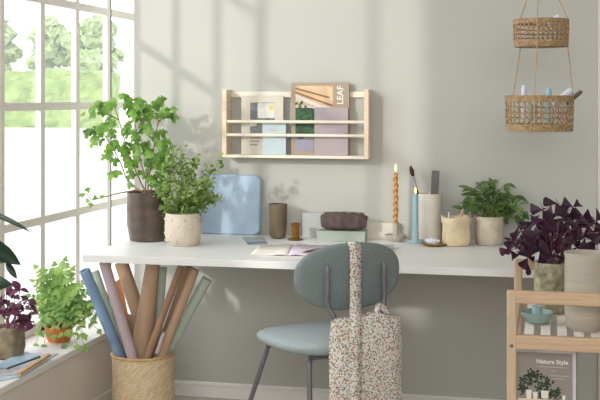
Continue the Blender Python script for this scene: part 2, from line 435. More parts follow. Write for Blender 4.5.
quad(o, 'cover_photo', W, rect(250.5, 104, 275, 133.5, 262.5, 154), m_pic1, .008)
quad(o, 'cover_photo', W, rect(258, 104.5, 275, 119, 262.5, 154), m_pic2, .008, .0008)
quad(o, 'cover_photo', W, rect(270, 107, 274, 111, 262.5, 154), m_yel, .008, .0011)
quad(o, 'cover_photo', W, rect(250.5, 122, 257, 127, 262.5, 154), m_pic2, .008, .0009)
for i in range(3): quad(o, 'headline', W, rect(250.5, 137.5+i*3.4, 262-i*2, 138.6+i*3.4, 262.5, 154), m_ink, .008, .0007)
o, W, H = booklet('booklet', 262.5, 286, 121.5, -.056, .004, m_bkb, 'light blue booklet in front of the cream magazine in the wall rack', 'booklet')
quad(o, 'title_line', W, [(-.02, H*.72), (.02, H*.72), (.02, H*.745), (-.02, H*.745)], M('faded red', '#c79a9e'), .004)
o, W, H = booklet('book', 291.5, 349.5, 82.5, -.030, .018, m_magB, 'tall taupe book with the word LEAF sticking up above the wall rack', 'book')
px = W/58.0
quad(o, 'cover_photo', W, rect(296, 86.5, 333.5, 117, 320.5, 154), m_planks, .018)
for i, (a, b, c, d) in enumerate(((296, 88, 330, 97), (296, 92, 333.5, 105), (296, 99, 330, 106.5), (297, 104, 320, 107.5))):
    quad(o, 'plank_print', W, [PX(a, b+1.6, 320.5), PX(c, d+2, 320.5), PX(c, d, 320.5), PX(a, b, 320.5)], m_plankd if i < 2 else m_pic2, .018, .0009)
quad(o, 'plank_print', W, [PX(296, 98, 320.5), PX(333, 114, 320.5), PX(333, 110, 320.5), PX(296, 94.5, 320.5)], M('pale plank', '#e6dccb'), .018, .0010)
quad(o, 'cover_photo', W, rect(296, 137, 314, 150.5, 320.5, 154), m_lil, .018, .0009)
w = MB()
for k in range(46):
    u = rnd.uniform(297, 313); v = rnd.uniform(101 if u < 303 else 108, 137); a = rnd.random()*6.28; p = PX(u, v, 320.5); L = .016
    w.leaf((p[0], -.0105-.00004*k, p[1]), (math.cos(a), 0, math.sin(a)), (0, -1, 0), L, .005, [(0, .1), (.3, 1), (.7, .8), (1, 0)], 0, 0)
quad(o, 'cover_photo', W, rect(296, 108, 316, 137, 320.5, 154), M('dark leaf print', '#2b4a30', .5, .3, 30), .018, .0007)
w.build('leaf_print', m_leafp, o, smooth=False)
p = PX(341, 95.5, 320.5)
text('lettering', 'LEAF', 8.6*px, m_paper, o, Matrix.Translation((p[0], -.0103, p[1])) @ FRONT @ Matrix.Rotation(R(90), 4, 'Z'), .0006)
o, W, H = booklet('booklet', 314.5, 348, 107.5, -.058, .005, m_mauve, 'plain mauve booklet in front of the tall taupe book in the rack', 'booklet')

# ------------------------------------------------------------------ things on the desk
def base(u, v, z=DZ): return on(u, v, z)
def sc(v, z=DZ): return (EYE-z)/(v-HZ)      # metres per pixel for something standing at (.., v)
# brown pot with lobed plant
def pot_profile(r_bot, r_mid, r_top, h, th=.008, soil=.02, lip=.0):
    return [(.001, 0), (r_bot*.93, 0), (r_bot, .004), (r_mid, h*.35), (r_mid*.5+r_top*.5, h*.8), (r_top+lip, h*.93), (r_top+lip, h-.002), (r_top+lip-.002, h), (r_top-th+.001, h), (r_top-th, h-.003), (r_top-th, h-soil-.002)]
B1 = base(149, 240); k = sc(239)
PB = thing('potted_plant', 'tall leafy plant with lobed leaves in a dark brown glazed pot on the desk', 'plant', B1)
h1 = .207
MB().lathe(pot_profile(.083, .096, .094, h1, lip=.002), 56).build('pot', m_brownpot, PB)
MB().lathe([(.001, h1-.022), (.087, h1-.025)], 32, close=False).build('soil', m_soil, PB)
def L1(u, v, dy=0): return at(u, v, B1.y+dy)-B1
stems = [[(146, 193, 0), (141, 183, .0), (136, 172, -.01), (129, 155, -.03), (124, 138, -.03), (119, 120, -.04), (114, 106, -.04)],
         [(148, 193, 0), (148, 182, .01), (152, 160, .02), (155, 140, .03), (158, 122, .03), (160, 105, .03), (163, 100, .02)],
         [(145, 193, 0), (146, 180, -.02), (141, 163, -.04), (138, 145, -.05), (135, 125, -.05), (136, 108, -.05)],
         [(149, 193, .01), (154, 184, .02), (160, 172, .02), (162, 160, .0)],
         [(137, 190, -.04), (120, 193, -.08), (104, 197, -.10), (92, 200, -.11), (86, 193, -.11)],
         [(144, 193, .02), (136, 188, .04), (126, 178, .05), (122, 166, .06), (114, 150, .06), (104, 134, .06)],
         [(153, 140, .03), (146, 132, .02), (141, 120, .01)], [(119, 120, -.04), (104, 112, -.06), (97, 106, -.06)], [(158, 122, .03), (168, 114, .04), (174, 113, .04)]]
w = MB()
for s_ in stems: w.tube([L1(*p) for p in s_], [.0035-.002*i/len(s_) for i in range(len(s_))], 6)
w.build('stem', m_stem, PB)
w = MB()
cl = [(98, 101, 4), (106, 107, 4), (93, 111, 3), (118, 101, 4), (127, 97, 5), (136, 100, 4), (137, 110, 5), (128, 110, 4), (145, 106, 4), (150, 103, 3), (139, 120, 4), (148, 115, 3), (109, 120, 3), (101, 127, 5), (93, 132, 4), (98, 140, 3),
      (112, 131, 4), (123, 125, 3), (128, 130, 4), (137, 132, 3), (146, 128, 4), (157, 101, 3), (163, 111, 4), (171, 113, 2), (158, 137, 4), (152, 132, 3), (162, 146, 3), (110, 148, 4), (118, 142, 3), (126, 148, 5), (135, 146, 3), (113, 157, 3),
      (130, 162, 5), (139, 158, 3), (118, 171, 3), (128, 173, 2), (145, 150, 4), (150, 163, 4), (157, 158, 4), (152, 175, 4), (160, 172, 4), (146, 172, 2), (142, 141, 3), (166, 157, 3), (168, 150, 2), (164, 180, 3), (157, 186, 2), (132, 182, 1), (170, 166, 2)]
for (u, v, n) in cl:
    for i in range(n+1):
        p = L1(u+rnd.gauss(0, 3.2), v+rnd.gauss(0, 3.2), rnd.gauss(0, .05))
        c = Vector((p.x, p.y, 0)); d = Vector((rnd.gauss(0, .6), rnd.gauss(-.2, .5), -.9+rnd.gauss(0, .35)))+c*2
        nn = Vector((rnd.gauss(0, .5), -1+rnd.gauss(0, .3), .7))
        w.lobed(p, d, nn, rnd.uniform(.022, .036), cup=.2)
for (u, v) in ((84, 193), (80, 194), (88, 199), (91, 203), (96, 196), (102, 195), (87, 188)):
    w.lobed(L1(u, v, -.11), (rnd.gauss(0, .5), 0, -.8), (rnd.gauss(0, .3), -1, .4), rnd.uniform(.014, .02))
w.build('foliage', l_ger, PB)
# cream knobbly pot
B2 = base(183, 244.8)
t = thing('potted_plant', 'bushy plant with tiny leaves in a cream pot covered in small knobs', 'plant', B2)
hp = .133
pot2 = MB().lathe(pot_profile(.066, .077, .073, hp, .007, .018), 48, wob=.02).build('pot', m_cream, t)
for r_ in range(4):
    for j in range(8):
        a = 2*math.pi*(j+.5*(r_ % 2))/8+rnd.uniform(-.1, .1); z = .020+r_*.030+rnd.uniform(-.004, .004)
        MB().ell((.0745*math.cos(a), .0745*math.sin(a), z), (.0055, .0055, .0052), 10, 6).build('knob', m_cream, pot2)
MB().lathe([(.001, hp-.018), (.067, hp-.021)], 24, close=False).build('soil', m_soil, t)
def L2(u, v, dy=0): return at(u, v, B2.y+dy)-B2
br = [[(183, 216), (183, 195), (181, 170), (181, 147)], [(184, 216), (190, 198), (204, 178), (222, 160)], [(184, 216), (195, 208), (208, 200), (219, 197)], [(182, 216), (174, 200), (168, 182), (166, 168)],
      [(183, 216), (187, 190), (192, 172), (196, 158)], [(182, 216), (172, 208), (164, 196), (161, 186)], [(184, 216), (195, 195), (203, 185), (212, 183)], [(182, 216), (178, 190), (173, 170), (171, 155)],
      [(183, 216), (181, 200), (186, 180), (188, 165)], [(184, 216), (190, 212), (196, 208), (203, 207)], [(182, 216), (176, 212), (170, 210), (166, 206)], [(183, 216), (192, 203), (199, 196), (206, 192)]]
w = MB(); lf = MB()
for bi, b_ in enumerate(br):
    dy = rnd.uniform(-.07, .06); pts = []
    for i, p in enumerate(b_):
        pts.append(L2(p[0], p[1], dy*i/3))
    w.tube(pts, [.003, .0026, .002, .001], 6)
    for q in range(105):
        f = rnd.uniform(.12, 1)*3; i = min(2, int(f)); p = pts[i].lerp(pts[i+1], f-i)
        spread = .017*(1.4-f/3)+.003
        p = p+Vector((rnd.gauss(0, spread), rnd.gauss(0, spread), rnd.gauss(0, spread)))
        d = Vector((rnd.gauss(0, 1), rnd.gauss(-.2, 1), rnd.gauss(.2, .7))); L = rnd.uniform(.014, .024)
        lf.leaf(p, d, (rnd.gauss(0, .6), -.6, 1), L, L*.36, [(0, .15), (.25, .8), (.6, 1), (.88, .6), (1, .1)], .3, .2)
w.build('stem', m_stemg, t); lf.build('foliage', l_small, t)
# blue laptop sleeve leaning on the wall
p = base(228, 234.5); a = at(199, 220, p.y); b = at(259.5, 220, p.y); W = b.x-a.x; H = .262
lean = math.asin(min(.9, (-p.y-.012)/H))
t = thing('laptop_sleeve', 'light blue padded laptop sleeve leaning against the wall', 'sleeve', ((a.x+b.x)/2, p.y, DZ+.002))
rm = Matrix.Rotation(-lean, 3, 'X')
w = MB().slab(rrect(W, H, .028, 8, 0, H/2), .016, lambda q: rm @ q); w.build('shell', m_blue, t, bevel=.006, seg=4, ang=60)
pp = [rm @ Vector((x, 0, z)) for x, z in rrect(W+.002, H+.002, .029, 8, 0, H/2)]
MB().tube(pp, .0022, 8, closed=True).build('zip', m_bluep, t)
# colour swatch cards
def sheet(name, pts, z, th, mat, o0=None, parent=None, up=0):
    P_ = [on(u, v, z) for u, v in pts]; c = o0 if o0 is not None else sum(P_, Vector())/len(P_); n = len(P_)
    w = MB(); w.add([q-c+Vector((0, 0, up)) for q in P_]+[q-c+Vector((0, 0, th+up)) for q in P_], [tuple(reversed(range(n))), tuple(range(n, 2*n))]+[(i, (i+1) % n, (i+1) % n+n, i+n) for i in range(n)])
    return w.build(name, mat, parent, smooth=False)
o0 = on(255.5, 241, DZ)
o = thing('swatch_card', 'small white card printed with a grey-green and a slate-blue band, before the blue sleeve', 'card', o0)
cd = sheet('card', [(247.5, 246.3), (270, 245.2), (263.5, 236.6), (241, 237.4)], DZ, .002, M('card white', '#dcd8dd', .6), o0, o)
def bil(f, g):
    a, b, c_, d_ = (247.5, 246.3), (270, 245.2), (263.5, 236.6), (241, 237.4)
    return tuple((a[k]*(1-f)+b[k]*f)*(1-g)+(d_[k]*(1-f)+c_[k]*f)*g for k in (0, 1))
for g0, g1, cc in ((.10, .45, '#7f92a6'), (.52, .92, '#a9b5b0')):
    sheet('colour_band', [bil(.05, g0), bil(.95, g0), bil(.95, g1), bil(.05, g1)], DZ, .0004, M('band'+cc, cc, .6), o0, cd, .0021)
# taupe tumbler
p = base(278, 238.2); k = sc(238.2)
t = thing('cup', 'tall taupe ceramic cup with a rounded base', 'cup', p)
MB().lathe([(.001, 0), (.022, 0), (.032, .006), (.037, .022), (.039, .06), (.0405, .148), (.0395, .150), (.037, .149), (.036, .06), (.030, .018), (.001, .012)], 40).build('cup_body', m_taupe, t)
# amber glass candle holder
p = base(295.5, 240)
MB().lathe([(.001, 0), (.031, 0), (.033, .003), (.031, .007), (.018, .010), (.0165, .02), (.0165, .058), (.021, .066), (.021, .072), (.018, .074), (.010, .073), (.009, .055), (.001, .053)], 36).build('candle_holder', m_amber, loc=p, label='amber glass candle holder with flanged base, empty', cat='candle holder')
# grey card box, cream card box against the wall
a = at(303, 212.5, -.03); b = at(330, 212.5, -.03)
MB().box(((b.x-a.x)/2, 0, (a.z-DZ)/2), (b.x-a.x, .03, a.z-DZ)).build('card_folder', m_grey, loc=(a.x, -.03, DZ), label='plain grey card folder standing against the wall behind the box', cat='folder', bevel=.001)
a = at(352, 222, -.017); b = at(399, 222, -.017)
MB().box(((b.x-a.x)/2, 0, (a.z-DZ)/2), (b.x-a.x, .03, a.z-DZ)).build('box', m_creamc, loc=(a.x, -.017, DZ), label='long low cream box against the wall, right of the pencil case', cat='box', bevel=.001)
# grey-green box
p = base(341, 241.5); w0 = 48*sc(241.5)
t = thing('box', 'flat grey-green box under the brown corduroy pouch', 'box', (p.x, p.y, DZ), R(4))
MB().box((0, .045, .017), (w0, .09, .034)).build('base', m_boxg, t, bevel=.0015)
MB().box((0, .045, .038), (w0+.003, .093, .010)).build('lid', m_boxg, t, bevel=.0015)
# corduroy pouch on the box
t = thing('pencil_case', 'dark brown corduroy pencil case lying on the grey-green box', 'pencil case', (p.x+.004, p.y+.045, DZ+.0445), R(4))
w = MB(); vs = []; fs = []; n = 26; mseg = 20; Wp = .195
for i in range(n+1):
    x = -Wp/2+Wp*i/n; e = 1-abs(2*i/n-1)**5*.35
    for j in range(mseg):
        a = 2*math.pi*j/mseg; ca, sa = math.cos(a), math.sin(a)
        yy = .038*abs(ca)**.7*(1 if ca > 0 else -1)*e; zz = .037*abs(sa)**.7*(1 if sa > 0 else -1)*e
        wr = .0022*math.sin(x*170+zz*30)+.004*noise.noise(Vector((x*30, yy*30, zz*30)))
        vs.append(Vector((x*(1+.02*sa), yy+wr, .037+zz+wr*(.3 if sa < 0 else 1))))
for i in range(n):
    for j in range(mseg):
        q = (j+1) % mseg; fs.append((i*mseg+j, (i+1)*mseg+j, (i+1)*mseg+q, i*mseg+q))
fs += [tuple(range(mseg)), tuple(reversed(range(n*mseg, n*mseg+mseg)))]
for q in vs: q.z = max(q.z, .001)
w.add(vs, fs).build('pouch', m_corduroy, t, ang=70)
MB().tube([(-.09, .0, .0735), (0, .002, .0765), (.09, 0, .0735)], .0022, 6).build('zip', m_pewter, t)
MB().tube([(.097, 0, .062), (.103, -.004, .058), (.1, -.006, .045)], .003, 6).build('pull_tab', m_pewter, t)
# open notebook and pen
p = base(291, 251.3)
t = thing('notebook', 'open notebook with one cream page and one pale lilac page by the desk edge', 'notebook', p, R(9))
for s_, m_, nm in ((-1, m_paper, 'left_page'), (1, m_pinkp, 'right_page')):
    w = MB(); n = 10; vs = []; fs = []; wd = .145
    for i in range(n+1):
        f = i/n; x = s_*f*wd; z = .0045+.006*math.sin(min(1, f*2.2)*math.pi)*(1-f)
        vs += [Vector((x, -.15, z)), Vector((x, .15, z))]
    for i in range(n): fs.append((2*i, 2*i+2, 2*i+3, 2*i+1) if s_ > 0 else (2*i, 2*i+1, 2*i+3, 2*i+2))
    w.add(vs, fs).build(nm.replace('left_', '').replace('right_', ''), m_, t, solid=.003)
MB().box((0, 0, .001), (.294, .304, .002)).build('cover', m_creamc, t)
a = on(302, 252.5, DZ+.012); b = on(327, 247.5, DZ+.009)
t = thing('pencil', 'thick grey-brown pencil lying on the lilac notebook page', 'pencil', a)
b2 = b-a; MB().tube([b2*.1, b2], [.0045, .0045], 8).build('barrel', m_pewter, t)
MB().tube([Vector((0, 0, 0)), b2*.1], [.0008, .0045], 8).build('tip', m_peg, t)
# magazines behind the chair
for i, (u, v, r_, c_) in enumerate(((386, 251, 14, '#c9c3ba'), (387, 249, 8, '#b3b1ae'))):
    p = on(u, v, DZ)
    MB().box((0, 0, .0035), (.095, .07, .006)).build('notepad', M('pad%d' % i, c_, .6), loc=(p.x-.02, p.y, DZ+.0001+.0068*i), rotz=R(r_),
        label=['cream notepad lying on the desk behind the chair back, lower of two', 'grey notepad on top of the cream one behind the chair back'][i], cat='notepad', bevel=.0008)
# stone bowl candle holder with orange twisted candle
p = base(395.7, 241.3)
t = thing('candle_holder', 'grey stoneware bowl-shaped holder carrying the orange twisted candle', 'candle holder', p)
MB().lathe([(.001, 0), (.026, 0), (.036, .008), (.045, .024), (.0465, .029), (.044, .029), (.034, .014), (.02, .009), (.001, .008)], 40).build('bowl', m_stone, t)
MB().lathe([(.001, .008), (.0135, .008), (.0125, .03), (.0125, .072), (.0135, .078), (.001, .078)], 24).build('socket', m_stone, t)
t = thing('candle', 'lit orange twisted candle in the stoneware bowl holder', 'candle', p+Vector((0, 0, .0785)))
w = MB(); n = 90; seg = 14; vs = []; fs = []; Hc = .213
for i in range(n+1):
    z = Hc*i/n
    for j in range(seg):
        a = 2*math.pi*j/seg; r_ = .0095*(1+.22*math.cos(2*(a-z*120)))*(1 if z < Hc-.006 else .7)
        cx = .0012*math.cos(z*120); vs.append(Vector((r_*math.cos(a)+cx, r_*math.sin(a), z)))
for i in range(n):
    for j in range(seg): q = (j+1) % seg; fs.append((i*seg+j, i*seg+q, (i+1)*seg+q, (i+1)*seg+j))
fs += [tuple(reversed(range(seg))), tuple(range(n*seg, n*seg+seg))]
wx = w.add(vs, fs).build('wax', m_orange, t, ang=80)
MB().tube([(0, 0, Hc), (0, 0, Hc+.006)], .001, 6).build('wick', m_wick, wx)
def flame(t, z, s=1):
    MB().lathe([(.0005, z), (.0035*s, z+.006*s), (.0045*s, z+.012*s), (.003*s, z+.022*s), (.0005, z+.034*s)], 12).build('flame', m_flame, t)
flame(t, Hc+.004)
# blue candle
p = base(415.5, 243.2)
t = thing('candle_holder', 'small light blue dish holder carrying the straight blue candle', 'candle holder', p)
MB().lathe([(.001, 0), (.030, 0), (.035, .006), (.036, .014), (.033, .014), (.028, .007), (.015, .006), (.001, .006)], 36).build('dish', m_blueg, t)
MB().lathe([(.001, .006), (.0165, .006), (.0145, .02), (.0135, .052), (.001, .052)], 24).build('socket', m_blueg, t)
t = thing('candle', 'straight light blue dinner candle in the blue dish holder', 'candle', p+Vector((0, 0, .0525)))
wx = MB().lathe([(.001, 0), (.0125, 0), (.0125, .145), (.009, .151), (.001, .153)], 24).build('wax', m_bluew, t)
MB().tube([(0, 0, .152), (0, 0, .159)], .001, 6).build('wick', m_wick, wx); flame(t, .156, .8)
# ivory vase with brush and comb
p = base(429.5, 241.0); PV = p
MB().lathe([(.001, 0), (.040, 0), (.047, .006), (.049, .03), (.0495, .200), (.0485, .2035), (.046, .203), (.0455, .195), (.045, .02), (.001, .012)], 48).build('vase', m_vase, loc=p, label='tall ivory cylinder vase holding a makeup brush and a grey comb', cat='vase')
t = thing('brush', 'makeup brush with dark bristles and silver ferrule standing in the ivory vase', 'brush', p)
a = Vector((.0, -.01, .03)); b = at(417, 190, p.y-.015)-p; c_ = at(413, 176, p.y-.017)-p; d_ = at(410.5, 166, p.y-.018)-p
MB().tube([a, b], .0035, 10).build('handle', m_black, t); MB().tube([b, c_], [.004, .0065], 10).build('ferrule', m_silver, t)
MB().tube([c_, c_.lerp(d_, .5), d_], [.0065, .0105, .004], 12).build('bristles', M('bristles', '#4a2a2c', .9, .3, 200), t)
a = at(431, 250, p.y)-p; b = at(434.5, 166.5, p.y+.01)-p
w = MB(); w.box((.018, .012, .165), (.032, .006, .27), Matrix.Rotation(R(3), 3, 'Y'))
w.build('comb', m_pewter, loc=p, label='flat grey comb standing upright in the ivory vase', cat='comb', bevel=.002)
# gold dish with tissue
p = base(434, 245.5)
MB().lathe([(.001, 0), (.035, 0), (.05, .005), (.053, .010), (.051, .011), (.036, .004), (.001, .003)], 40).build('dish', m_gold, loc=p, label='shallow golden dish in front of the ivory vase', cat='dish')
w = MB(); w.ell((0, 0, .014), (.03, .02, .013), 24, 14)
for i in range(len(w.v)): w.v[i] += noise.noise_vector(w.v[i]*60)*.009; w.v[i].z = max(w.v[i].z, .0005)
w.build('tissue', m_tissue, loc=p+Vector((-.008, -.005, .0045)), label='crumpled white tissue lying in the golden dish', cat='tissue', ang=25)
# crinkled paper bag with pegs
p = base(456, 245.2); k = sc(244)
t = thing('paper_bag', 'small tan crinkled paper bag with folded rim beside the ivory vase', 'bag', p)
w = MB(); vs = []; fs = []; seg = 48; zs = [0, .004, .02, .04, .06, .08, .095, .11, .118, .118, .104, .06, .012]; rr = [.86, .97, 1.02, 1.0, .97, .96, .98, 1.02, 1.03, .98, .94, .92, .92]
for i, (z, q) in enumerate(zip(zs, rr)):
    for j in range(seg):
        a = 2*math.pi*j/seg; e = (abs(math.cos(a))**4+abs(math.sin(a))**4)**-.25; e = e*.6+.4*1.05
        r_ = .053*q*e*(1+.05*noise.noise(Vector((math.cos(a)*3, math.sin(a)*3, z*35))))
        vs.append(Vector((r_*math.cos(a+.5), r_*math.sin(a+.5), z+(.003*math.sin(3*a) if z > .09 else 0))))
for i in range(len(zs)-1):
    for j in range(seg): q = (j+1) % seg; fs.append((i*seg+j, i*seg+q, (i+1)*seg+q, (i+1)*seg+j))
fs += [tuple(reversed(range(seg))), tuple(range((len(zs)-1)*seg, len(zs)*seg))]
w.add(vs, fs).build('bag_body', m_bagp, t, ang=60)
w = MB(); vs = []; fs = []
for z, o_ in ((.09, 1.01), (.09, 1.05), (.118, 1.08), (.1195, 1.03)):
    for j in range(seg):
        a = 2*math.pi*j/seg; e = (abs(math.cos(a))**4+abs(math.sin(a))**4)**-.25; e = e*.6+.42
        r_ = .053*o_*e; vs.append(Vector((r_*math.cos(a+.5), r_*math.sin(a+.5), z+.003*math.sin(3*a))))
for i in range(3):
    for j in range(seg): q = (j+1) % seg; fs.append((i*seg+j, i*seg+q, (i+1)*seg+q, (i+1)*seg+j))
w.add(vs, fs).build('folded_rim', m_bagp, t, ang=60)
for (u0, v0, u1, v1, m_, r_, lb, nm, ct) in ((457, 226, 463, 209, m_peg, .0045, 'pink wooden brush handle leaning right out of the tan paper bag', 'handle_stick', 'stick'),
        (449, 226, 449, 212, m_tissue, .004, 'white stick standing at the left of the tan paper bag', 'handle_stick', 'stick'), (453, 226, 452.5, 215, m_bamrim, .006, 'short wooden stick in the middle of the tan paper bag', 'handle_stick', 'stick')):
    a = at(u0, v0+8, p.y-.005)-p; b = at(u1, v1, p.y-.01)-p
    w = MB().tube([a, a.lerp(b, .92), b], [r_, r_, r_*.6], 10); w.build('wooden_stick' if m_ != m_tissue else 'white_stick', m_, loc=p, label=lb, cat=ct)
# rough cream pot with pointed-leaf plant
B3 = base(489, 244.3)
t = thing('potted_plant', 'green plant with glossy pointed leaves in a rough cream pot on the desk', 'plant', B3)
hp = .118; MB().lathe(pot_profile(.054, .060, .058, hp, .006, .014), 48, wob=.05).build('pot', M('rough pot', '#cfc3ae', .85, .12, 22, 1, 40), t, ang=60)
MB().lathe([(.001, hp-.014), (.053, hp-.016)], 24, close=False).build('soil', m_soil, t)
def L3(u, v, dy=0): return at(u, v, B3.y+dy)-B3
w = MB(); lf = MB()
tips = [(458, 203), (463, 210), (462, 196), (470, 190), (476, 196), (480, 185), (487, 190), (494, 180), (500, 178), (505, 184), (511, 190), (516, 196), (521, 205), (526, 212), (519, 219), (512, 212), (507, 204), (499, 196), (490, 203), (482, 207), (473, 207), (495, 210), (503, 215), (486, 198), (466, 188)]
for (u, v) in tips:
    dy = rnd.uniform(-.07, .05); b0 = Vector((rnd.uniform(-.02, .02), rnd.uniform(-.02, .02), hp-.015)); e = L3(u, v, dy)
    mid = b0.lerp(e, .55)+Vector((0, 0, .03)); w.tube([b0, mid, e], [.0026, .002, .0012], 6)
    for q in range(6):
        f = rnd.uniform(.35, 1.0); c0 = b0.lerp(mid, f*2) if f < .5 else mid.lerp(e, f*2-1)
        out = (e-b0); out.z *= .4; out.normalize()
        d = out*.7+Vector((rnd.gauss(0, .7), rnd.gauss(0, .6), rnd.gauss(-.15, .5))); L = rnd.uniform(.038, .060)
        lf.leaf(c0, d, (rnd.gauss(0, .4), -.7, .9), L, L*.23, [(0, .1), (.2, .7), (.45, 1), (.7, .75), (.9, .3), (1, 0)], .35, .35)
w.build('stem', m_stemg, t); lf.build('foliage', l_dark, t)

# ------------------------------------------------------------------ hanging basket
YH = -.62
c1 = at(541, 18, YH); c2 = at(539.3, 96, YH)
t = thing('hanging_basket', 'two-tier woven seagrass basket hanging from the ceiling on jute cords', 'basket', (c2.x, YH, 1.2))
O = Vector((c2.x, YH, 1.2))
def wovenbasket(cx, z_top, z_bot, r_top, r_bot, rows):
    w = MB(); H = z_top-z_bot
    def rr(z): return r_bot+(r_top-r_bot)*(z-z_bot)/H
    bt, bb = H*.17, H*.2
    def ring(z, r): return [(cx+rr(z)*math.cos(2*math.pi*j/56), rr(z)*math.sin(2*math.pi*j/56), z) for j in range(56)]
    for z0, z1 in ((z_top-bt, z_top), (z_bot, z_bot+bb)):
        nn = 4
        for i in range(nn): z = z0+(z1-z0)*(i+.5)/nn; w.tube(ring(z, 0), (z1-z0)/nn*.62, 8, closed=True)
    for i in range(1, rows):
        z = z_bot+bb+(H-bt-bb)*i/rows; w.tube(ring(z, 0), .0028, 6, closed=True)
    nv = 34
    for j in range(nv):
        a = 2*math.pi*j/nv; pts = []
        for i in range(2*rows+1):
            z = z_bot+bb*.8+(H-bt*.8-bb*.8)*i/(2*rows); q = a+.06*(i % 2)
            pts.append((cx+(rr(z)+.001)*math.cos(q), (rr(z)+.001)*math.sin(q), z))
        w.tube(pts, .0030, 5)
    w.lathe([(.001, z_bot), (rr(z_bot), z_bot), (rr(z_bot), z_bot+.005), (.001, z_bot+.005)], 40, c=(cx, 0, 0))
    return w
zt2, zb2 = at(539, 95.5, YH).z-1.2, at(539, 131, YH).z-1.2
zt1, zb1 = at(541, 19.5, YH).z-1.2, at(541, 47, YH).z-1.2
px_ = (WD+YH)/(CS+.22*SN)/F
wovenbasket(0, zt2, zb2, 33.3*px_, 32*px_, 4).build('lower_basket', m_weave, t)
wovenbasket(c1.x-c2.x, zt1, zb1, 27*px_, 25.8*px_, 4).build('upper_basket', m_weave, t)
dx1 = c1.x-c2.x; r2, r1 = 33.3*px_, 27*px_
hub = (dx1*.6, 0, zt1+.22)
for a in (R(263), R(140), R(15)):
    p2 = (r2*math.cos(a), r2*math.sin(a), zt2); q2 = (r2*math.cos(a)*.97, r2*math.sin(a)*.97, zb2)
    p1 = (dx1+r1*1.03*math.cos(a), r1*1.03*math.sin(a), zt1); q1 = (dx1+r1*math.cos(a), r1*math.sin(a), zb1)
    MB().tube([q2, (p2[0]*1.03, p2[1]*1.03, p2[2]), q1, p1, hub], .0022, 6).build('cord', m_rope, t)
MB().tube([hub, (hub[0], hub[1], 1.799)], .003, 6).build('cord', m_rope, t)
# contents
def cyl_item(name, u0, v0, u1, v1, r_, mat, lab, cat, dy=0, tail=0):
    a = at(u0, v0, YH+dy); b = at(u1, v1, YH+dy)
    MB().tube([Vector((0, 0, 0)), (b-a)*.9, b-a], [r_, r_, r_*.55], 14).build(name, mat, loc=a, label=lab, cat=cat)
cyl_item('tube', 523.5, 120, 523.8, 85, .009, m_tissue, 'white tube standing up in the lower hanging basket', 'tube', -.02)
cyl_item('bottle', 548, 122, 549, 88, .011, m_bluew, 'light blue bottle standing in the lower hanging basket', 'bottle', .02)
cyl_item('cloth_roll', 553, 105, 572, 89, .012, m_tissue, 'pale rolled cloth leaning right over the rim of the lower hanging basket', 'cloth', -.02)
cyl_item('brush', 566, 104, 582, 91, .008, m_taupe, 'dark grey-brown brush head poking out on the right of the lower hanging basket', 'brush', .02)
cyl_item('tube', 530, 121, 531, 103, .010, m_greenr, 'green tube low inside the lower hanging basket', 'tube', .05)
cyl_item('cloth_roll', 548, 24, 559, 16, .010, m_tissue, 'small pale cloth showing above the rim of the upper hanging basket', 'cloth', -.02)

# ------------------------------------------------------------------ trolley
TX0, TX1, TY0, TY1 = -.120, .175, -1.715, -1.115
TZ = EYE-192/1100*3.0
t = thing('serving_trolley', 'light wood trolley with slatted shelf standing before the right end of the desk', 'trolley', (TX0, TY0, 0))
def tb(n, a, b, m, bev=.003, **k): return MB().bx([a[0]-TX0, a[1]-TY0, a[2]], [b[0]-TX0, b[1]-TY0, b[2]]).build(n, m, t, bevel=bev, seg=3, **k)
pw = .026
for y in (TY0, TY1):
    for x in (TX0, TX1-pw): tb('post', (x, y, 0), (x+pw, y+pw, TZ), m_beech, .005)
    tb('top_rail', (TX0+pw*.9, y+.001, TZ-.034), (TX1-pw*.9, y+pw-.001, TZ-.0004), m_beechh)
    tb('shelf_rail', (TX0+pw*.9, y+.001, .668), (TX1-pw*.9, y+pw-.001, .706), m_beechh)
    tb('shelf_rail', (TX0+pw*.9, y+.001, .28), (TX1-pw*.9, y+pw-.001, .315), m_beechh)
for z0, z1 in ((.668, .700), (.28, .31)):
    for x in (TX0, TX1-pw): tb('side_rail', (x+.003, TY0+pw*.9, z0), (x+pw-.003, TY1+.002, z1), m_beech)
gap = .019; n = 5; sw = ((TX1-TX0-2*pw)-gap*(n+1))/n
for z in (.690, .300):
    for i in range(n):
        x = TX0+pw+gap+i*(sw+gap); tb('slat', (x, TY0+pw, z), (x+sw, TY1, z+.010), m_slat, .0015)
MB().tube([(pw/2, .001, .677), (pw/2, -.0015, .677)], .005, 14).build('screw', m_pewter, t)
SZ = .7005
# teal bowl candle holder
p = on(537, 323, SZ); k = (EYE-SZ)/(323-HZ)
t = thing('candle_holder', 'pale teal bowl with a candle socket on the trolley shelf', 'candle holder', p)
MB().lathe([(.001, 0), (.022, 0), (.036, .008), (.046, .027), (.0475, .034), (.0455, .034), (.038, .018), (.02, .009), (.001, .008)], 40).build('bowl', m_teal, t)
MB().lathe([(.001, .008), (.016, .008), (.0145, .03), (.0145, .05), (.011, .05), (.011, .03), (.001, .028)], 24).build('socket', m_blueg, t)
# beige vase
p = on(585, 329.5, SZ)
MB().lathe([(.001, 0), (.040, 0), (.050, .010), (.056, .045), (.0565, .12), (.0555, .20), (.0575, .214), (.0565, .217), (.053, .216), (.0515, .20), (.052, .05), (.04, .012), (.001, .01)], 56).build('vase', m_beigev, loc=p, label='large beige-grey ribbed vase on the trolley, empty', cat='vase')
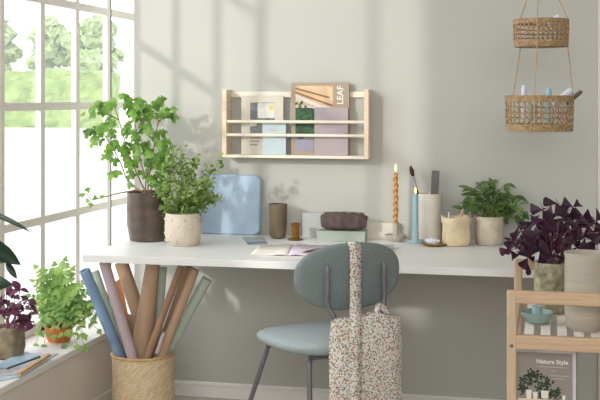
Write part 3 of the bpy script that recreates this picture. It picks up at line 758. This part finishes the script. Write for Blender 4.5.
# oxalis
B4 = on(551, 312, SZ)
t = thing('potted_plant', 'purple-leaved oxalis trailing from a mottled mossy pot on the trolley', 'plant', B4)
hp = .152; MB().lathe(pot_profile(.043, .050, .048, hp, .006, .014), 40, wob=.07).build('pot', m_mottle, t, ang=60)
MB().lathe([(.001, hp-.012), (.043, hp-.016)], 24, close=False).build('soil', m_soil, t)
def L4(u, v, dy=0): return at(u, v, B4.y+dy)-B4
ends = [(521, 231), (510, 250), (522, 241), (528, 244), (533, 232), (543, 210), (549, 222), (558, 204), (553, 214), (573, 207), (565, 218), (560, 232), (545, 232), (538, 238), (583, 216), (590, 226), (596, 221), (578, 226), (570, 232), (585, 238), (595, 240), (602, 232), (550, 244), (540, 251), (528, 258), (561, 246), (557, 255), (572, 242), (535, 222), (515, 240), (606, 226), (566, 210), (556, 226), (586, 246), (577, 247)]
ends += [(rnd.uniform(530, 600), rnd.uniform(218, 248)) for _ in range(7)]
w = MB(); lf = MB()
for (u, v) in ends:
    dy = rnd.uniform(-.03, .16) if u > 560 else rnd.uniform(-.06, .08)
    b0 = Vector((rnd.uniform(-.025, .025), rnd.uniform(-.025, .025), hp-.012)); e = L4(u, v, dy)
    mid = b0.lerp(e, .5)+Vector((0, 0, .045)); w.tube([b0, b0.lerp(mid, .6)+Vector((0, 0, .01)), mid, e], .0011, 5)
    ax = rnd.random()*6.28; nrm = Vector((rnd.gauss(.1, .5), -.75+rnd.gauss(0, .4), .6)).normalized()
    x, y, z = lf.frame(nrm.orthogonal(), nrm)
    for q in range(3):
        a = ax+q*2.094; d = x*math.cos(a)+y*math.sin(a)-nrm*.35; L = rnd.uniform(.030, .044)
        lf.leaf(e, d, nrm, L, L*.6, [(0, .03), (.45, .5), (.93, 1), (1, .82), (.9, .1)] if rnd.random() < .6 else [(0, .03), (.5, .45), (.85, .8), (1, .6), (.96, .05)], .5, .25)
for (u0, v0, u1, v1) in ((519, 226, 509, 250), (512, 243, 503, 262), (527, 262, 530, 284), (533, 240, 526, 268), (522, 244, 518, 254)):
    e = L4(u0, v0, -.08); g = L4(u1, v1, -.09); lf.leaf(e, g-e, (0, -1, .3), (g-e).length*.6, .009, [(0, .1), (.4, .6), (.8, 1), (1, .5)], .6, .3)
w.build('stem', m_stemp, t); lf.build('foliage', l_ox, t)
# Nature Style magazine
ym = TY0+.065
a = at(513, 347.5, ym); b = at(576.5, 350, ym); W = b.x-a.x; z0 = .3105; H = a.z-z0
t = thing('magazine', 'magazine titled Nature Style with potted plants on its cover, on the lower trolley shelf', 'magazine', ((a.x+b.x)/2, ym, z0))
mag = t; t = MB().box((0, .004, H/2), (W, .008, H)).build('cover', M('white border', '#cfcdd2', .45), t)
MB().box((W/2+.0005, .007, H/2), (.003, .016, H*.998)).build('spine', m_pewter, mag)
bd = W*.06; m_cov = M('cover photo', '#948c84', .45, .05, 4)
MB().bx((-W/2+bd, -.0010, bd), (W/2-bd, 0, H-bd)).build('cover_photo', m_cov, t)
pxm = W/63.5
def MM(u, v): return ((u-544.8)*pxm, (348.7-v)*pxm+H)
def tx(s_, u, v, size, bold=0):
    p_ = MM(u, v); text('lettering', s_, size*pxm, m_paper, t, Matrix.Translation((p_[0], -.0014, p_[1])) @ FRONT, bold)
tx('Nature Style', 552.5, 361.5, 6.2, .0004)
w = MB()
for (u0, u1, v) in ((538, 567, 366.4), (552, 556, 370.2), (551, 569, 375), (553, 563, 378)):
    p0 = MM(u0, v); p1 = MM(u1, v+.7); w.poly([(p0[0], -.0012, p1[1]), (p1[0], -.0012, p1[1]), (p1[0], -.0012, p0[1]), (p0[0], -.0012, p0[1])])
w.build('small_print', m_grey, t, smooth=False)
w = MB()
for k_ in range(230):
    cu, cv, su, sv = rnd.choice(((528, 382, 7, 6), (523, 390, 4, 5), (545, 384, 7, 6), (556, 394, 4, 5), (532, 375, 8, 2.5), (544, 392, 5, 5)))
    p_ = MM(rnd.gauss(cu, su*.6), rnd.gauss(cv, sv*.6)); a = rnd.random()*6.28
    if abs(p_[0]) > W/2-bd-.008: continue
    w.leaf((p_[0], -.0012-.000004*k_, p_[1]), (math.cos(a), 0, math.sin(a)), (0, -1, 0), 4*pxm, 1.1*pxm, [(0, .2), (.4, 1), (1, 0)], 0, 0)
w.build('leaf_print', M('dark leaves', '#2f3d2b', .5, .3, 60), t, smooth=False)
for (u0, u1, v0, v1) in ((526, 532, 391, 400), (541, 549, 391, 399), (533, 538, 393, 400), (562, 566, 395, 400)):
    p0 = MM(u0, v0); p1 = MM(u1, v1); p2 = MM(u0+.8, v1); p3 = MM(u1-.8, v1)
    MB().poly([(p2[0], -.0026, p2[1]), (p3[0], -.0026, p3[1]), (p1[0], -.0026, p0[1]), (p0[0], -.0026, p0[1])]).build('pot_print', m_paper, t, smooth=False)
w = MB(); p0 = MM(518, 400); p1 = MM(570, 404); w.poly([(p0[0], -.0027, p1[1]), (p1[0]-.003, -.0027, p1[1]), (p1[0]-.003, -.0027, p0[1]), (p0[0], -.0027, p0[1])]); w.build('shelf_print', m_pine, t, smooth=False)

# ------------------------------------------------------------------ chair
PH = R(38); fx, fy = -math.sin(PH), math.cos(PH); rx_, ry_ = math.cos(PH), math.sin(PH)
SC = Vector((-.806, -.812, 0))
t = thing('desk_chair', 'blue-grey upholstered chair with an oval back and grey steel legs at the desk', 'chair', SC, PH)
w = MB(); vs = []; fs = []; seg = 64
def sup(a, rx, ry, n=2.6):
    c, s_ = math.cos(a), math.sin(a); return (rx*abs(c)**(2/n)*(1 if c > 0 else -1), ry*abs(s_)**(2/n)*(1 if s_ > 0 else -1))
rings = [(.02, .447), (.6, .447), (.86, .454), (.97, .468), (1.0, .482), (.985, .494), (.9, .502), (.6, .506), (.3, .506), (.02, .506)]
for k_, z in rings:
    for j in range(seg):
        a = 2*math.pi*j/seg; x, y = sup(a, .235*k_, .222*k_, 2.5)
        x *= 1+.10*(y/.215)*(1 if y > 0 else .6)
        zz = z+.014*(x/.225)**2*(1 if z > .46 else 0)*0-.014*max(0, y/.215)**2
        vs.append(Vector((x, y, zz)))
for i in range(len(rings)-1):
    for j in range(seg): q = (j+1) % seg; fs.append((i*seg+j, i*seg+q, (i+1)*seg+q, (i+1)*seg+j))
fs += [tuple(reversed(range(seg))), tuple(range((len(rings)-1)*seg, len(rings)*seg))]
w.add(vs, fs).build('seat', m_seatf, t, ang=80)
# oval backrest: superellipse slab, slightly curved and tilted
w = MB(); vs = []; fs = []
BW, BH, BT = .206, .119, .017; BC = Vector((0, -.200, .728))
prof = [(0.02, -1), (.6, -1), (.9, -.95), (.97, -.75), (1.0, -.3), (1.0, .3), (.97, .75), (.9, .95), (.6, 1), (.02, 1)]
tilt = Matrix.Rotation(R(7), 3, 'X')
for k_, s_ in prof:
    for j in range(seg):
        a = 2*math.pi*j/seg; x, z = sup(a, BW*k_, BH*k_, 2.35)
        y = s_*BT+.030*(x/BW)**2
        vs.append(BC+tilt @ Vector((x, y, z)))
for i in range(len(prof)-1):
    for j in range(seg): q = (j+1) % seg; fs.append((i*seg+j, (i+1)*seg+j, (i+1)*seg+q, i*seg+q))
fs += [tuple(range(seg)), tuple(reversed(range((len(prof)-1)*seg, len(prof)*seg)))]
w.add(vs, fs).build('backrest', m_chairf, t, ang=80)
def smooth(pts, n=6):
    """Catmull-Rom through the points"""
    P_ = [Vector(p) for p in pts]; P_ = [P_[0]*2-P_[1]]+P_+[P_[-1]*2-P_[-2]]; out = []
    for i in range(1, len(P_)-2):
        for k_ in range(n):
            s_ = k_/n; a, b, c, d = P_[i-1:i+3]
            out.append(.5*((2*b)+(c-a)*s_+(2*a-5*b+4*c-d)*s_*s_+(3*b-a-3*c+d)*s_**3))
    out.append(P_[-2]); return out
TR = .0095
for s_ in (-1, 1):
    MB().tube(smooth([(s_*.25, .285, .003), (s_*.172, .170, .38), (s_*.160, .155, .427), (s_*.12, .142, .44)]), TR, 12).build('leg', m_tube, t)
    MB().tube(smooth([(s_*.165, -.22, .003), (s_*.146, -.165, .38), (s_*.138, -.15, .427), (s_*.125, -.13, .44)]), TR, 12).build('leg', m_tube, t)
    MB().tube([(s_*.11, -.236, .775), (s_*.11, -.236, .765)]+smooth([(s_*.11, -.236, .75), (s_*.11, -.236, .69), (s_*.11, -.236, .64), (s_*.085, -.250, .58), (s_*.078, -.235, .47), (s_*.08, -.12, .44)], 6), [.004, .0085]+[TR]*31, 12).build('back_support', m_tube, t)
w = MB(); w.tube([(-.125, .142, .44), (.125, .142, .44)], TR, 10); w.tube([(-.13, -.13, .44), (.13, -.13, .44)], TR, 10); w.tube([(-.08, -.12, .44), (-.08, .14, .44)], TR, 10); w.tube([(.08, -.12, .44), (.08, .14, .44)], TR, 10)
w.build('seat_frame', m_tube, t)
# ------------------------------------------------------------------ tote bag
bl = Vector((at(366, 360, -1.045).x, -1.045, .585))
t = thing('tote_bag', 'white tote bag with small red and green floral print hanging on the chair back', 'bag', bl, PH)
w = MB(); vs = []; fs = []; nx, nz = 26, 26
ztop, zbot = .025, -.36
def bagp(side, i, j):
    fx_ = i/nx*2-1; fz = j/nz; z = ztop+(zbot-ztop)*fz
    hw = .133+.016*fz+.004*math.sin(fz*7); bulge = (.012+.03*math.sin(min(1, fz*1.15)*math.pi)**.8)*(1-fx_**4)
    y = side*bulge+.006*noise.noise(Vector((fx_*2.5, side, fz*3)))*(1-fx_**6)
    y += .012*math.exp(-((fx_+.42)/.09)**2)*(-1 if side < 0 else .3)*(1-fz*.5)
    zz = z-(.014*fx_*fx_ if j == 0 else .014*fx_*fx_*(1-fz))+(.006*math.sin(fx_*6) if j == 0 else 0)
    return Vector((fx_*hw, y, zz))
for side in (-1, 1):
    n0 = len(vs)
    for j in range(nz+1):
        for i in range(nx+1): vs.append(bagp(side, i, j))
    for j in range(nz):
        for i in range(nx):
            a = n0+j*(nx+1)+i; q = (a, a+nx+1, a+nx+2, a+1)
            fs.append(q if side < 0 else tuple(reversed(q)))
n1 = (nx+1)*(nz+1)
for j in range(nz):
    a, b = j*(nx+1), (j+1)*(nx+1); fs.append((a, a+n1, b+n1, b)); a, b = a+nx, b+nx; fs.append((a, b, b+n1, a+n1))
for i in range(nx): a = nz*(nx+1)+i; fs.append((a, a+n1, a+1+n1, a+1))
w.add(vs, fs).build('bag_body', m_floral, t, ang=80, solid=.0015)
def strap(pts, wd, name='strap'):
    w = MB(); P_ = smooth(pts, 5); vs = []; fs = []
    for p in P_: vs += [p+Vector((-wd/2, 0, 0)), p+Vector((wd/2, 0, 0))]
    for i in range(len(P_)-1): fs.append((2*i, 2*i+1, 2*i+3, 2*i+2))
    w.add(vs, fs).build(name, m_floral, t, solid=.003)
# strap local to bag: goes up behind the back panel, over its top, and down the seat side
def toloc(p):  # chair-local -> bag-local
    wpt = SC+Matrix.Rotation(PH, 3, 'Z') @ Vector(p); return Matrix.Rotation(-PH, 3, 'Z') @ (wpt-bl)
ty = toloc((0, -.200, 0)).y
def sx_(y): return -.007+.532*(y-(ty-.036))
strap([(sx_(-.052), -.052, -.30), (sx_(-.052), -.054, -.20), (sx_(-.052), -.052, -.10), (sx_(-.046), -.046, .0), (sx_(ty-.04), ty-.04, .07), (-.007, ty-.036, .17), (-.007, ty-.036, .238), (-.007, ty-.018, .262), (-.007, ty+.006, .256), (-.007, ty+.024, .21), (-.007, ty+.026, .10), (.0, ty+.02, .04)], .044)
strap([(.035, -.012, .02), (.045, -.004, .05), (.06, .005, .055), (.085, .0, .02)], .022)

# ------------------------------------------------------------------ bamboo basket with paper rolls
BY = -.55; BR = .127
BCX = at(143.5, 352, BY); BZ = BCX.z
t = thing('basket', 'round woven bamboo basket on the floor holding paper rolls', 'basket', (BCX.x, BY, 0))
MB().lathe([(.001, 0), (.112, 0), (.118, .01), (BR-.002, .12), (BR, BZ-.01), (BR, BZ), (BR-.006, BZ), (BR-.008, .12), (.11, .012), (.001, .01)], 64).build('basket_body', m_bamboo, t)
w = MB(); w.tube([(BR*math.cos(a/48*6.2832), BR*math.sin(a/48*6.2832), BZ-.004) for a in range(48)], .0055, 8, closed=True); rim = w.build('rim', m_bamrim, t)
for k_ in range(12):
    a = k_/12*6.283+.2; MB().box((BR*math.cos(a), BR*math.sin(a), BZ-.004), (.014, .006, .015), Matrix.Rotation(a+R(90), 3, 'Z')).build('rim_binding', m_bamrim, rim, bevel=.002)
rolls = [  # top u,v,y ; rim u,v,y ; r top, r bottom ; material ; label
 (84.5, 270, -.70, 118, 350, -.60, .0215, .0215, m_bluer, 'blue paper roll, leftmost in the bamboo basket'),
 (95, 271, -.55, 121, 346, -.56, .016, .016, m_greenr, 'pale green paper roll behind the blue one in the bamboo basket'),
 (104, 262, -.68, 131, 352, -.65, .021, .021, m_pinkr, 'dusty pink paper roll right of the blue one in the bamboo basket'),
 (121, 262, -.48, 149, 345, -.48, .029, .029, m_kraft, 'wide kraft paper roll leaning left at the back of the bamboo basket'),
 (153, 263, -.585, 141, 354, -.575, .028, .048, m_kraft, 'broad kraft paper cone in the middle of the bamboo basket'),
 (163, 267, -.51, 157, 345, -.535, .0165, .0165, m_greenr, 'pale green paper roll upright in the middle of the bamboo basket'),
 (181, 266, -.60, 150, 350, -.635, .013, .016, m_kraftd, 'thin dark kraft roll leaning right, next to the upright green roll'),
 (189, 266, -.48, 162, 345, -.50, .018, .018, m_kraft, 'kraft roll between the thin dark roll and the open-ended roll'),
 (195, 269, -.57, 163, 351, -.60, .019, .021, m_kraft, 'open-ended kraft roll in front, second from the right'),
 (207, 279, -.52, 168, 350, -.54, .021, .019, m_greenr, 'pale green paper roll, rightmost in the bamboo basket'),
 (164, 333, -.65, 157, 353, -.645, .008, .008, m_pinkr, 'short thin pinkish roll just above the front basket rim'),
 (98, 288, -.51, 127, 348, -.52, .011, .011, m_pinkr, 'thin pinkish roll behind the dusty pink one in the bamboo basket'),
]
for (u0, v0, y0, u1, v1, y1, ra, rb_, m_, lab) in rolls:
    a = at(u0, v0, y0); b = at(u1, v1, y1); d = (b-a)/(a.z-b.z)
    e = b+d*(.07 if ra > .01 else 0)
    MB().hollow(e-a, Vector((0, 0, 0)), rb_, ra).build('paper_roll', m_, loc=a, label=lab, cat='paper roll', group=None)
# folded kraft sheet and rust sheet
a = at(112, 288, -.42)
w = MB(); P_ = [at(110, 300, -.40), at(112, 284, -.40), at(119, 279, -.41), at(124, 296, -.42), at(134, 345, -.45), at(126, 345, -.45)]
w.slab([(0, 0)]*3, .001) if False else None
n = len(P_); w.add([q-a for q in P_]+[q-a+Vector((0, .003, 0)) for q in P_], [tuple(range(n)), tuple(reversed(range(n, 2*n)))]+[(i, i+n, (i+1) % n+n, (i+1) % n) for i in range(n)])
w.build('card_sheet', m_rust, loc=a, label='rust-orange card sheet behind the left kraft roll in the basket', cat='card', smooth=False)
a = at(135, 315, -.50)
P_ = [at(127, 314, -.545), at(143, 317, -.545), at(143, 352, -.54), at(132, 352, -.54)]
w = MB(); n = 4; w.add([q-a for q in P_]+[q-a+Vector((0, .004, 0)) for q in P_], [tuple(range(n)), tuple(reversed(range(n, 2*n)))]+[(i, i+n, (i+1) % n+n, (i+1) % n) for i in range(n)])
w.build('card_sheet', m_kraftd, loc=a, label='brown folded card piece between the pink roll and the kraft cone', cat='card', smooth=False)

# ------------------------------------------------------------------ window sill
SI = .3662
def sill(u, v): return on(u, v, SI)
# bark pot with coleus
B5 = sill(9, 357)
t = thing('potted_plant', 'purple coleus in a rough speckled grey-brown pot on the window sill', 'plant', B5)
hp = .118; MB().lathe(pot_profile(.052, .060, .056, hp, .006, .012), 40, wob=.08).build('pot', m_bark, t, ang=60)
MB().lathe([(.001, hp-.010), (.050, hp-.014)], 24, close=False).build('soil', m_mottle, t)
def L5(u, v, dy=0): return at(u, v, B5.y+dy)-B5
w = MB(); lf = MB()
for (u, v) in ((20, 290), (28, 300), (14, 296), (6, 293), (24, 310), (32, 313), (34, 326), (10, 303), (18, 304), (2, 300), (28, 318), (-4, 306), (12, 312), (20, 316), (-8, 298), (0, 310), (8, 308), (25, 324), (30, 305), (16, 320)):
    dy = rnd.uniform(-.05, .05); e = L5(u, v, dy); b0 = Vector((rnd.uniform(-.02, .02), rnd.uniform(-.02, .02), hp-.01)); w.tube([b0, b0.lerp(e, .5)+Vector((0, 0, .015)), e], .0016, 5)
    for q in range(4):
        d = Vector((rnd.gauss(.1, .8), rnd.gauss(-.1, .6), rnd.gauss(0, .5))); L = rnd.uniform(.030, .046)
        lf.leaf(e, d, (rnd.gauss(0, .5), -.5, 1), L, L*.34, [(0, .1), (.2, .7), (.45, 1), (.75, .7), (1, 0)], .3, .35)
w.build('stem', m_stemp, t); lf.build('foliage', l_col, t)
# fern in terracotta pot
B6 = sill(59, 341)
t = thing('potted_fern', 'bright green bushy fern in a small terracotta pot on the window sill', 'fern', B6)
hp = .062; MB().lathe(pot_profile(.045, .052, .056, hp, .005, .010, .003), 40).build('pot', m_terra, t)
MB().lathe([(.001, hp-.009), (.050, hp-.012)], 24, close=False).build('soil', m_soil, t)
def L6(u, v, dy=0): return at(u, v, B6.y+dy)-B6
w = MB(); lf = MB()
tips = [(37, 268, .0), (46, 272, .02), (55, 266, .03), (65, 261, .0), (72, 270, .03), (34, 282, -.03), (30, 296, -.05), (80, 285, .0), (86, 280, .05), (92, 290, .02), (97, 302, .0), (103, 318, -.02), (98, 330, -.03), (92, 318, -.05), (84, 335, -.08), (85, 347, -.07), (76, 345, -.10),
        (38, 330, -.1), (36, 344, -.1), (44, 345, -.11), (32, 312, -.09), (50, 300, -.06), (60, 290, -.04), (70, 300, -.07), (78, 312, -.1), (60, 318, -.11), (48, 318, -.11), (68, 330, -.11), (58, 275, .01), (42, 290, -.04), (75, 290, .0), (88, 305, -.04), (64, 345, -.12), (54, 335, -.12), (40, 303, -.08), (82, 322, -.1)]
for (u, v, dy) in tips:
    e = L6(u, v, dy); b0 = Vector((rnd.uniform(-.02, .02), rnd.uniform(-.02, .02), hp-.01))
    out = Vector((e.x, e.y, 0)); h_ = max(e.z, .10)+.03*(1 if e.z < .15 else 0)
    mid = Vector((e.x*.45, e.y*.45, hp+(h_-hp)*(.75 if e.z > .15 else 1.15)))
    P_ = smooth([b0, mid, e], 7); w.tube(P_, .0011, 5)
    n = len(P_)
    for i in range(4, n, 2):
        f = i/(n-1); tdir = (P_[i]-P_[i-1]).normalized(); side = tdir.cross(Vector((0, -.6, 1))).normalized() if tdir.cross(Vector((0, -.6, 1))).length > .1 else Vector((1, 0, 0))
        Ls = .056*(1.15-f)*rnd.uniform(.8, 1.15)+.010
        for sd in (-1, 1):
            lf.leaf(P_[i], side*sd+tdir*.55, Vector((rnd.gauss(0, .3), -.8, .8)), Ls, Ls*.46, [(0, .1), (.15, .6), (.22, .35), (.38, 1), (.46, .4), (.62, .85), (.7, .35), (.86, .45), (1, 0)], .1, .3)
    lf.leaf(P_[-1], tdir, Vector((0, -.6, 1)), .026, .010, [(0, .3), (.3, 1), (.7, .6), (1, 0)], .1, .2)
w.build('stem', m_stemg, t); lf.build('foliage', l_fern, t)
# big dark leaves entering from the left
B7 = Vector((-1.975, -1.19, SI))
t = thing('potted_rubber_plant', 'plant with big glossy dark green leaves reaching in from the left edge', 'plant', B7)
MB().lathe(pot_profile(.048, .056, .054, .11), 36).build('pot', m_cream, t)
MB().lathe([(.001, .09), (.045, .088)], 24, close=False).build('soil', m_soil, t)
w = MB(); lf = MB()
BP = [(0, .08), (.08, .5), (.25, .92), (.45, 1), (.65, .88), (.82, .55), (.94, .2), (1, 0)]
yb = B7.y
def L7(u, v, dy=0): return at(u, v, yb+dy)-B7
w.tube(smooth([(0, 0, .09), L7(-30, 290), L7(-24, 250), L7(-28, 212), L7(-26, 190)]), .005, 8)
for (u0, v0, u1, v1, Wd, nrm, dr) in ((-22, 209, 31, 225, .017, (.0, -.25, 1), .12), (-22, 240, 19, 262, .034, (.35, -.9, .5), .12), (-20, 282, 11, 284, .028, (.2, -1, .2), .05), (6, 262, 17, 279, .012, (.6, -1, 0), 0), (-30, 200, -40, 150, .04, (0, -1, .2), .1), (-24, 250, -75, 270, .045, (0, -1, .5), .2), (-26, 200, -8, 160, .035, (.3, -1, .2), .1)):
    a, b = L7(u0, v0, -.02), L7(u1, v1, -.05); w.tube([L7(-27, v0+6), a], .003, 6); L = (b-a).length
    lf.leaf(a, b-a, nrm, L, Wd, BP, .18, dr)
w.build('stem', m_stemg, t); lf.build('foliage', l_big, t, solid=.001)
# papers and pencil on the sill
def flat(name, pts, z, th, mat, lab, cat, **k):
    P_ = [on(u, v, SI+z) for u, v in pts]; c = sum(P_, Vector())/len(P_); c.z = SI+z; n = len(P_)
    w = MB(); w.add([q-c for q in P_]+[q-c+Vector((0, 0, th)) for q in P_], [tuple(reversed(range(n))), tuple(range(n, 2*n))]+[(i, (i+1) % n, (i+1) % n+n, i+n) for i in range(n)])
    return w.build(name, mat, loc=c, label=lab, cat=cat, smooth=False, **k)
flat('magazine', [(-10, 384), (21, 377), (58, 354), (24, 357)], .0, .004, M('blue sheet', '#b9c9d3', .5), 'light blue magazine at the bottom of the pile on the window sill', 'magazine')
flat('magazine', [(-12, 377), (16, 375), (50, 355), (24, 354)], .0045, .004, M('pale sheet', '#cfccd2', .5), 'pale grey magazine in the middle of the pile on the window sill', 'magazine')
flat('magazine', [(-12, 369), (7, 369), (40, 356), (24, 352)], .009, .003, M('sky sheet', '#a4bccb', .5), 'sky-blue magazine on top of the pile on the window sill', 'magazine')
a = on(19, 374, SI+.017); b = on(49, 355, SI+.017)
t = thing('stick', 'square wooden stick lying on the magazines on the sill', 'stick', a)
b2 = b-a; rot = Vector((1, 0, 0)).rotation_difference(b2).to_matrix()
MB().box(b2/2, (b2.length, .014, .011), rot).build('wood', m_bamrim, t, bevel=.001)
a = on(6, 369, SI+.018); b = on(40, 357, SI+.018); b2 = b-a
MB().tube([Vector((0, 0, 0)), b2*.06, b2], [.001, .004, .004], 8).build('pencil', M('dark blue lacquer', '#3d4f5e', .4), loc=a, label='dark blue pencil lying on the sky-blue magazine on the sill', cat='pencil')

# ------------------------------------------------------------------ light
wd = bpy.data.worlds.new('world'); S.world = wd; wd.use_nodes = True
bg = wd.node_tree.nodes['Background']; bg.inputs[0].default_value = (.90, .95, 1, 1); bg.inputs[1].default_value = 2.4
sl = bpy.data.lights.new('sun', 'SUN'); sl.energy = 1.5; sl.angle = R(1.6); sl.color = (1, .965, .92)
so = bpy.data.objects.new('sun', sl); COL.objects.link(so)
so.rotation_euler = Vector((.55, 1, -.35)).to_track_quat('-Z', 'Y').to_euler()
def area(name, loc, d, sx, sy, e, col=(1, 1, 1)):
    al = bpy.data.lights.new(name, 'AREA'); al.shape = 'RECTANGLE'; al.size = sx; al.size_y = sy; al.energy = e; al.color = col
    ao = bpy.data.objects.new(name, al); COL.objects.link(ao); ao.location = loc
    ao.rotation_euler = Vector(d).to_track_quat('-Z', 'Y').to_euler()
area('soft_fill_left', (-2.9, -2.1, 1.95), (1.3, 1.5, -.35), 1.6, 1.3, 26, (1, 1, .99))  # added area lamp outside the unseen window for soft light from the left
area('fill_behind', (.3, -6.2, 2.2), (-.15, 1, -.2), 3.0, 1.6, 88, (.97, .98, 1))  # added fill lamp behind the camera, before a solid wall
S.view_settings.exposure = .12
